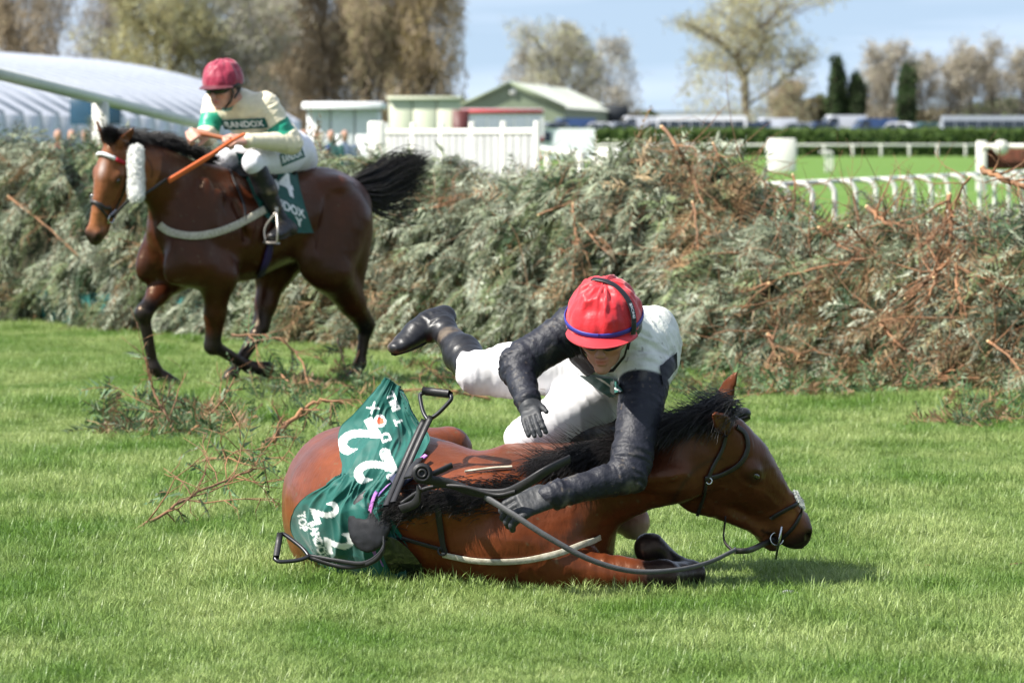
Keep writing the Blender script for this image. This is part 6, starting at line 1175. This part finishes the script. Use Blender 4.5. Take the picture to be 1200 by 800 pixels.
def marquee():
    d = 150.; root = empty('marquee', (P(150, 150, d)[0], d, 0), 'long white event marquee with a ribbed roof behind the galloping horse', 'marquee'); M_tent = mat('marquee_roof', (.48, .50, .55), .45, .4, var=.1, vs=.5); M_tent2 = mat('marquee_rib', (.36, .39, .45), .5, .3)
    A = P(-120, 0, 118.)[0]; a = np.array([A, 118., 0]); b = np.array([P(352, 0, 176.)[0], 176., 0]); dv = nrm(b - a); L = np.linalg.norm(b - a); side = np.array([-dv[1], dv[0], 0]); side = side if side[0] < 0 else -side
    Wd = 17.; ev, rg = 2.15, 4.25; n = 26
    def at(s, t): # t 0..1 across the roof from the near eave to the far eave
        z = ev + (rg - ev) * math.sin(math.pi * min(max(t, 0), 1))**.75; return a + dv * s + side * (t * Wd - 0) + np.array([0, 0, z])
    for k in range(n):
        s0, s1 = L * k / n, L * (k + 1) / n; ts = np.linspace(0, 1, 15); sg_ = .09; ss = np.linspace(s0 + .06, s1 - .06, 6); V = np.array([[at(s, t) - np.array([0, 0, sg_ * math.sin(math.pi * (s - s0) / (s1 - s0))]) for t in ts] for s in ss]); mk('roof_panel', V.reshape(-1, 3), grid_faces(6, 15), M_tent, root)
        mk('roof_rib', *tube([at(s0, t) for t in ts], .09, 6), M_tent2, root)
        w_ = np.array([a + dv * s0 + [0, 0, 0], a + dv * s1, a + dv * s1 + [0, 0, ev], a + dv * s0 + [0, 0, ev]]) - side * .0; mk('wall_panel', *boxm((w_[0] + w_[2]) / 2, (L / n - .1, .06, ev), ax=[dv, side, (0, 0, 1)]), M_tent, root)
    V = np.array([b + side * (t * Wd) + np.array([0, 0, z]) for t in np.linspace(0, 1, 15) for z in (0, at(0, t)[2])]); mk('end_wall', V, grid_faces(15, 2), M_tent, root)
    c = np.array(P(112, 130, 115.)); sc_ = empty('dark_screen', (c[0], 115, 0), 'dark blue window panel low on the marquee side', 'screen'); mk('panel', *bbox_((c[0], 115, c[2]), (1.15, .1, .62), .03), mat('dark_blue_glass', (.02, .06, .10), .2, .5), sc_); mk('leg', *boxm((c[0], 115, (c[2] - .31) / 2), (.08, .08, c[2] - .31)), M_plast, sc_)
    # spectators as small figures behind the fence at left
    g = np.random.default_rng(8); cols = [((.45, .02, .02), 'red'), ((.02, .05, .16), 'navy'), ((.02, .02, .03), 'black'), ((.10, .14, .20), 'blue grey'), ((.03, .10, .09), 'dark teal')]
    for k, (px, py) in enumerate([(68, 150), (84, 152), (100, 153), (356, 152), (372, 152), (388, 153), (404, 152)]):
        d_ = 95. + k; c = np.array(P(px, py, d_)); cc, cn = cols[[0, 1, 3, 2, 1, 4, 3][k]]; rt = empty('person', (c[0], d_, 0), 'distant spectator in a %s coat %s' % (cn, ['left of the wing rail post', 'just left of the wing rail post', 'beside the wing rail post', 'behind the riding jockey', 'second from the riding jockey towards the white barrier', 'third from the riding jockey towards the white barrier', 'nearest the white gate post'][k]), 'person', 'distant spectators')
        S = Sdf((c[0] - .4, d_ - .3, -.02), (c[0] + .4, d_ + .3, 1.8), .03); S.cone((c[0] - .09, d_, .05), (c[0] - .08, d_, .85), .07, .09, .03); S.cone((c[0] + .09, d_, .05), (c[0] + .08, d_, .85), .07, .09, .03); S.ell((c[0], d_, 1.12), (.20, .13, .34), None, .08); S.cone((c[0] - .2, d_, 1.38), (c[0] - .26, d_ - .05, .85), .06, .045, .04); S.cone((c[0] + .2, d_, 1.38), (c[0] + .26, d_ - .05, .85), .06, .045, .04); S.cone((c[0], d_, 1.4), (c[0], d_, 1.5), .05, .05, .03); S.ell((c[0], d_ - .02, 1.60), (.075, .09, .11), None, .02)
        v, q = S.mesh(1); c3 = np.tile(cc, (len(v), 1)); c3 = mixc(c3, (v[:, 2] > 1.47) * 1., (.45, .25, .18)); c3 = mixc(c3, (v[:, 2] < .8) * 1., (.03, .03, .04)); mk('body', v, q, M_print, rt, col=c3)
def barn():
    d = 520.; s = F / d; X = lambda px: (px - HX) / s; Z = lambda py: H + (HY - py) / s
    root = empty('green_barn', (X(640), d, 0), 'green agricultural barn with a pale ribbed roof and a round gable vent', 'barn'); Mg = mat('green_cladding', (.24, .29, .19), .7, .3, var=.15, vs=.6); Mr = mat('pale_roof', (.66, .68, .56), .6, .3, var=.12, vs=.5); Mr2 = mat('pale_roof_rib', (.55, .57, .48), .6, .3)
    # gable faces the camera, the long side runs away to the right
    gl, gr, ap = np.array([X(538), d, Z(124)]), np.array([X(662), d, Z(126)]), np.array([X(598), d, Z(97)]); bk = np.array([X(738) - X(662), 70., 0.])
    # walls
    V = np.array([[gl[0], d, 0], [gr[0], d, 0], gr, ap, gl]); mk('gable_wall', V, [np.array([[0, 1, 2, 4]]), np.array([[4, 2, 3]])], Mg, root, smooth=False); W = np.array([[gr[0], d, 0], [gr[0] + bk[0], d + 70, 0], gr + bk, gr]); mk('side_wall', W, np.array([[0, 1, 2, 3]]), Mg, root, smooth=False)
    n = 14
    for k in range(n):
        t0, t1 = k / n, (k + 1) / n - .008; a0, a1 = ap + bk * t0, ap + bk * t1; b0, b1 = gr + bk * t0, gr + bk * t1; o = (b0 - a0) * .05 + np.array([0, -.3 if k == 0 else 0, .08]); V = np.array([a0 + [0, 0, .12], a1 + [0, 0, .12], b1 + o, b0 + o]); V = np.vstack([V, V - [0, 0, .12]]); mk('roof_panel', V, np.array([[0, 1, 2, 3], [4, 7, 6, 5], [0, 3, 7, 4], [3, 2, 6, 7]]), Mr, root, smooth=False)
    V = np.array([ap + [0, -.3, .12], ap + bk + [0, 0, .12], gl + bk + [0, 0, .1], gl + [0, -.3, .1]]); mk('far_roof', V, np.array([[0, 1, 2, 3]]), Mr2, root, smooth=False)
    mk('gable_trim', *merge([boxm((gr + ap) / 2 + [0, -.35, .0], (np.linalg.norm(gr - ap), .1, .35), ax=[nrm(gr - ap), (0, 1, 0), np.cross(nrm(gr - ap), (0, 1, 0))]), boxm((gl + ap) / 2 + [0, -.352, .0], (np.linalg.norm(gl - ap), .1, .35), ax=[nrm(gl - ap), (0, 1, 0), np.cross(nrm(gl - ap), (0, 1, 0))])]), Mg, root)
    c = np.array([X(601), d - .1, Z(108)]); mk('gable_vent', *tube([c, c - [0, .12, 0]], .38, 20), mat('vent_white', (.6, .62, .55), .6, .3), root)
    # dark lean-to at its right end
    mk('dark_end', *boxm((X(725), d + 60, 4.2), (4.5, 6, 2.2)), mat('dark_shed', (.04, .045, .05), .7, .3), root)
def vehicle(kind, px, d, L, hgt, colr, label, gz=1.3, glassn='vehicle_glass', glassc=(.02, .028, .035), rz=0., grp='vehicles in the far car park', wd=1.85):
    """profile extruded with tumblehome, glass, pillars, wheels"""
    x0 = (px - HX) * d / F; root = empty(kind, (x0, d, gz), label, {'parked_car': 'car', 'parked_van': 'van', 'coach': 'coach'}[kind], grp); cz, sz = math.cos(rz), math.sin(rz)
    def T(v): v = np.asarray(v, float); return np.stack([x0 + v[:, 0] * cz - v[:, 1] * sz, d + v[:, 0] * sz + v[:, 1] * cz, gz + v[:, 2]], 1)
    h, W = hgt, wd / 2
    if kind == 'parked_car': body = [(-.5, .18), (-.5, .50), (-.46, .60), (-.30, .64), (-.17, .97), (-.05, 1.), (.18, 1.), (.33, .93), (.44, .64), (.50, .58), (.5, .18)]; belt = .62; glass = [(-.265, .66), (-.165, .93), (.175, .95), (.30, .90), (.385, .66)]
    elif kind == 'parked_van': body = [(-.5, .12), (-.5, .42), (-.46, .52), (-.36, .60), (-.27, .95), (-.22, 1.), (.48, 1.), (.5, .97), (.5, .12)]; glass = [(-.345, .62), (-.27, .90), (-.10, .90), (-.10, .60)]
    else: body = [(-.5, .10), (-.5, .45), (-.49, .92), (-.475, 1.), (.48, 1.), (.5, .97), (.5, .10)]; glass = [(-.485, .50), (-.48, .86), (.47, .86), (.47, .50)]
    b = np.array(body) * [L, h]; n = len(b); tum = lambda z: W * (1 - .14 * max(0, (z / h - .6)) / .4 * (1 if kind != 'coach' else .25)); V = np.array([[x, s * tum(z), z] for s in (-1, 1) for x, z in b]); i = np.arange(n); j = (i + 1) % n
    f4 = np.stack([i, j, j + n, i + n], 1); c = V[:n].mean(0), V[n:].mean(0); V = np.vstack([V, c[0], c[1]]); f3 = np.concatenate([np.stack([j, i, np.full(n, 2 * n)], 1), np.stack([i + n, j + n, np.full(n, 2 * n + 1)], 1)])
    mk('body', T(V), [f4, f3], mat('paint_' + '_'.join(str(int(q * 100)) for q in colr), colr, .3, .5, coat=.5, var=.03), root, smooth=False)
    gl = mat(glassn, glassc, .06, .7)
    g = np.array(glass) * [L, h]; nw = {'parked_car': 2, 'parked_van': 1, 'coach': 8}[kind]; x0_, x1_ = g[:, 0].min(), g[:, 0].max()
    for s in (-1, 1):
        for k in range(nw):
            a, b_ = x0_ + (x1_ - x0_) * k / nw + .04, x0_ + (x1_ - x0_) * (k + 1) / nw - .04
            xs = np.linspace(a, b_, 6); top = np.interp(xs, *zip(*sorted([(p[0], p[1]) for p in (g[1:-1] if kind != 'coach' else g[1:3])] + ([(g[0, 0], g[0, 1]), (g[-1, 0], g[-1, 1])] if kind == 'parked_car' else ([(g[0, 0], g[0, 1])] if kind == 'parked_van' else []))))); bot = np.full(6, g[0, 1])
            V = np.array([[x, s * (tum(z) + .012), z] for x, z in list(zip(xs, bot)) + list(zip(xs, top))]); ii = np.arange(5); mk('window', T(V), np.stack([ii, ii+1, ii+7, ii+6], 1), gl, root)
    if kind != 'coach':
        e = [(-.295, .66), (-.178, .945)] if kind == 'parked_car' else [(-.355, .63), (-.275, .92)]; V = np.array([[x * L - .02, s * W * .82, z * h + .015] for x, z in e for s in (-1, 1)]); mk('windscreen', T(V), np.array([[0, 1, 3, 2]]), gl, root)
    for s in (-1, 1):
        for xx in (-.31, .31): cc = np.array([[xx * L, s * W * .86, .32], [xx * L, s * W * 1.01, .32]]); mk('wheel', *tube(T(cc), .33 if kind != 'coach' else .48, 14), mat('tyre', (.02, .02, .02), .8, .2), root)
    return root
def vehicles():
    W_, S_, B_, N_, Rd, G_ = (.72, .73, .75), (.35, .38, .42), (.03, .03, .035), (.03, .07, .18), (.5, .02, .03), (.03, .16, .13)
    for px, L, c, lab in [(822, 8.2, W_, 'white coach in the middle of the far car park'), (1160, 9., S_, 'silver grey coach at the right of the far car park')]: vehicle('coach', px, 468, L, 3.2, c, lab, gz=.45, wd=2.4)
    for px, d, L, h, c, lab in [(668, 486, 4.6, 2.0, N_, 'dark blue van at the left end of the row'), (905, 486, 4.4, 2.0, W_, 'white van just right of the white coach'), (1022, 488, 4.6, 2.0, N_, 'navy van below the ivy clad trees'), (985, 492, 4.8, 2.3, W_, 'white high van left of the navy van'), (748, 490, 4.8, 2.2, W_, 'white van left of the white coach')]: vehicle('parked_van', px, d, L, h, c, lab, gz=1.5, wd=2.0, rz=.25)
    cars = [(700, W_, 'white car right of the dark blue van'), (724, S_, 'silver car left of the white van by the coach'), (772, B_, 'black car at the left end of the white coach'), (880, N_, 'dark blue car at the right end of the white coach'), (932, S_, 'silver car right of the white van'), (958, N_, 'dark car second right of the white van'), (1052, W_, 'pale car right of the navy van'), (1084, G_, 'dark green car left of the silver coach'), (1110, W_, 'white car touching the left end of the silver coach'), (645, S_, 'silver car nearest the green barn')]
    for k, (px, c, lab) in enumerate(cars): vehicle('parked_car', px, 484, 3.9, 1.6, c, lab, gz=1.5, rz=[.0, .5, -.4, .2][k % 4])
    # bus and cabins behind the barrier
    vehicle('coach', 572, 330, 7.2, 3.5, (.62, .60, .62), 'red and white bus behind the white barrier', gz=0., wd=2.4, grp=None, glassn='pale_bus_glass', glassc=(.30, .33, .38))
    bus = bpy.data.objects[[o.name for o in C.objects if o.get('label', '').startswith('red and white bus')][0]]; bx = P(572, 0, 330)[0]
    for z_, h_ in ((3.30, .24), (1.5, .3)): mk('stripe', *boxm((bx, 330 - 1.23, z_), (7.1, .05, h_)), mat('red_stripe', (.50, .02, .04), .5, .4), bus)
    vehicle('parked_van', 655, 330, 4.6, 2.2, W_, 'white van just right of the red bus', gz=0., wd=2., grp=None)
    for px, py0, w_, h_, d, colr, lab in [(404, 124, 84, 28, 120., (.66, .67, .68), 'long white cabin behind the fence left of the barrier'), (498, 115, 84, 10, 300., (.50, .52, .40), 'low cream roofed cabin beside the green barn')]:
        c = np.array(P(px, py0, d)); s = F / d; rt = empty('white_cabin', (c[0], d, 0), lab, 'cabin'); top = c[2]; n = 3; ww = w_ / s / n
        for k in range(n): x = c[0] + (k - (n - 1) / 2) * ww; mk('wall_panel', *bbox_((x, d, top / 2 - .05), (ww * .96, 3, top - .1), .03), mat('cabin_' + str(int(d)), colr, .5, .3, var=.08), rt)
        mk('roof', *bbox_((c[0], d, top), (w_ / s + .2, 3.4, .16), .05), mat('cabin_roof_' + str(int(d)), tuple(q * 1.05 for q in colr), .5, .3), rt); mk('door', *boxm((c[0] + ww * 1.5, d - 1.52, top * .42), (ww * .7, .05, top * .8)), mat('cabin_door', (.10, .03, .03), .5, .3), rt)
def ground_at(px, py): d = H * F / (py - HY); return np.array([(px - HX) * d / F, d, 0.])
def debris(bp):
    S = Sdf((-.0,)*3, (.1,)*3, .01) if False else None; p = np.array(P(925, 709, 16.85)); S = Sdf(p - .06, p + .06, .006); S.ell((p[0], p[1], .03), (.032, .02, .022), None, 0); v, q = S.mesh(0); v = v + vnormals(v, q) * (fbm(v * 40, 3) * .012)[:, None]; tag(mk('clod', v, q, mat('pale_clod', (.30, .31, .30), .8, .2, var=.3, vs=60)), 'small pale grey clod on the grass below the horse head shadow', 'clod')
    def gp(px, py, h=0.02): p = ground_at(px, py); p[2] = h; return p
    def air(px, py, base_py): d = H * F / (base_py - HY); return np.array(P(px, py, d))
    sp = [([(211, 520, 520), (195, 490, 519), (178, 458, 518), (170, 420, 518)], .010, .004, 10, .30, 3, 'bare forked branch standing in the grass below the galloping horse'),
          ([(211, 520, 520), (232, 502, 521), (262, 470, 521), (275, 445, 521)], .008, .003, 6, .2, 2, 'thin right fork of the twigs below the galloping horse'),
          ([(306, 530, 532), (328, 508, 530), (350, 487, 528), (372, 472, 528), (402, 474, 528)], .016, .005, 10, .3, 5, 'thick cut branch lying left of the green cloth'),
          ([(150, 628, 632), (178, 614, 630), (205, 596, 628), (240, 576, 620), (280, 560, 612), (302, 552, 610)], .007, .004, 16, .35, 4, 'reddish bare twig mass lying left of the fallen horse'),
          ([(230, 545, 552), (262, 540, 552), (300, 552, 560), (318, 572, 580), (330, 600, 604)], .010, .004, 14, .3, 2, 'knotted twig beside the rump of the fallen horse'),
          ([(270, 395, 470), (320, 398, 470), (350, 420, 470), (364, 462, 475)], .009, .004, 6, .3, 3, 'long thin twig arching behind the folded foreleg'),
          ([(330, 440, 472), (345, 460, 478), (355, 478, 482)], .006, .003, 6, .2, 3, 'short upright twig behind the rump'),
          ([(396, 400, 450), (402, 425, 455), (410, 452, 458)], .008, .003, 8, .25, 3, 'twigs standing by the trailing hind hoof'),
          ([(575, 470, 478), (540, 462, 478), (500, 458, 478), (455, 462, 478)], .010, .004, 12, .3, 4, 'pale branch lying behind the raised stirrup'),
          ([(840, 690, 690), (1020, 655, 660), (1060, 662, 664), (1095, 668, 670)], .004, .003, 2, .1, 0, 'thin straw coloured twig right of the horse shadow'),
          ([(1010, 466, 470), (1060, 452, 468), (1130, 445, 468), (1195, 440, 466)], .010, .004, 14, .35, 5, 'long branch lying along the foot of the fence at right'),
          ([(1060, 500, 505), (1110, 496, 503), (1160, 500, 504), (1200, 496, 502)], .008, .003, 14, .3, 6, 'scatter of twigs on the grass near the right edge'),
          ([(860, 470, 474), (905, 462, 472), (960, 458, 470)], .008, .003, 12, .3, 5, 'twigs at the foot of the fence beyond the fallen horse'),
          ([(1160, 670, 670), (1200, 663, 664)], .005, .003, 1, .1, 0, 'pale twig on the grass at the right edge')]
    for k, (pp, r0, r1, ns, sl, nd, lab) in enumerate(sp):
        if lab.startswith('thin straw'): pp = pp[1:]
        pts = [air(*q) + np.array([0, 0, .012]) for q in pp]
        for q in pts: q[2] = max(q[2], .012)
        o = branch('fallen_branch', pts, r0, r1, ns, 300 + k, sl, r0 > .015, None, (nd + 1) // 3, .15); tag(o, lab, 'branch', 'torn branches on the grass')
    # green needle litter
    g = np.random.default_rng(91)
    for k, (cx, cy, rx, ry, n, lab) in enumerate([(205, 505, 95, 20, 300, 'flat green spruce litter below the galloping horse'), (375, 472, 80, 26, 230, 'dark green spruce litter behind the fallen horse rump'), (640, 446, 200, 16, 260, 'green brush litter on the grass behind the thrown jockey'), (960, 462, 200, 14, 520, 'brush litter along the foot of the fence at right'), (1150, 495, 60, 16, 120, 'small patch of litter at the right edge')]):
        a = g.uniform(0, 2*np.pi, n); r = np.sqrt(g.uniform(0, 1, n)); pp = [ground_at(cx + rx * rr * math.cos(aa), cy + ry * rr * math.sin(aa)) for aa, rr in zip(a, r)]; pos = np.array(pp); pos[:, 2] = g.uniform(.02, .07, n)
        keep = pos[:, 1] < fence_y(pos[:, 0]) - .2 if k != 3 else np.ones(n, bool); pos = pos[keep]; n = len(pos)
        aa_ = g.uniform(0, 2*np.pi, n); nn = np.stack([np.cos(aa_), np.sin(aa_), g.uniform(-.05, .25, n)], 1); V, Fq, Cc = sprays(n, pos, nn / np.linalg.norm(nn, axis=1)[:, None], .10, .24, 95 + k, [((.075, .135, .050), .5), ((.14, .19, .10), .25), ((.24, .15, .08), .25)], .35, 8, .006); V[:, 2] = np.maximum(V[:, 2], .01)
        tag(mk('brush_litter', V, Fq, M_frond, col=Cc, smooth=False, org=(*pos[:, :2].mean(0), 0)), lab, 'litter', kind='stuff')
h1, hf1_, bv1 = build_horse1(); h2, hf2_, bv2 = build_horse2()
j1 = build_jockey1(); j2 = build_jockey2(); tack1(h1, hf1_, bv1, j1); tack2(h2, hf2_, bv2, j2)
_, bp_ = fence(); rails(); debris(bp_); background()
grass()
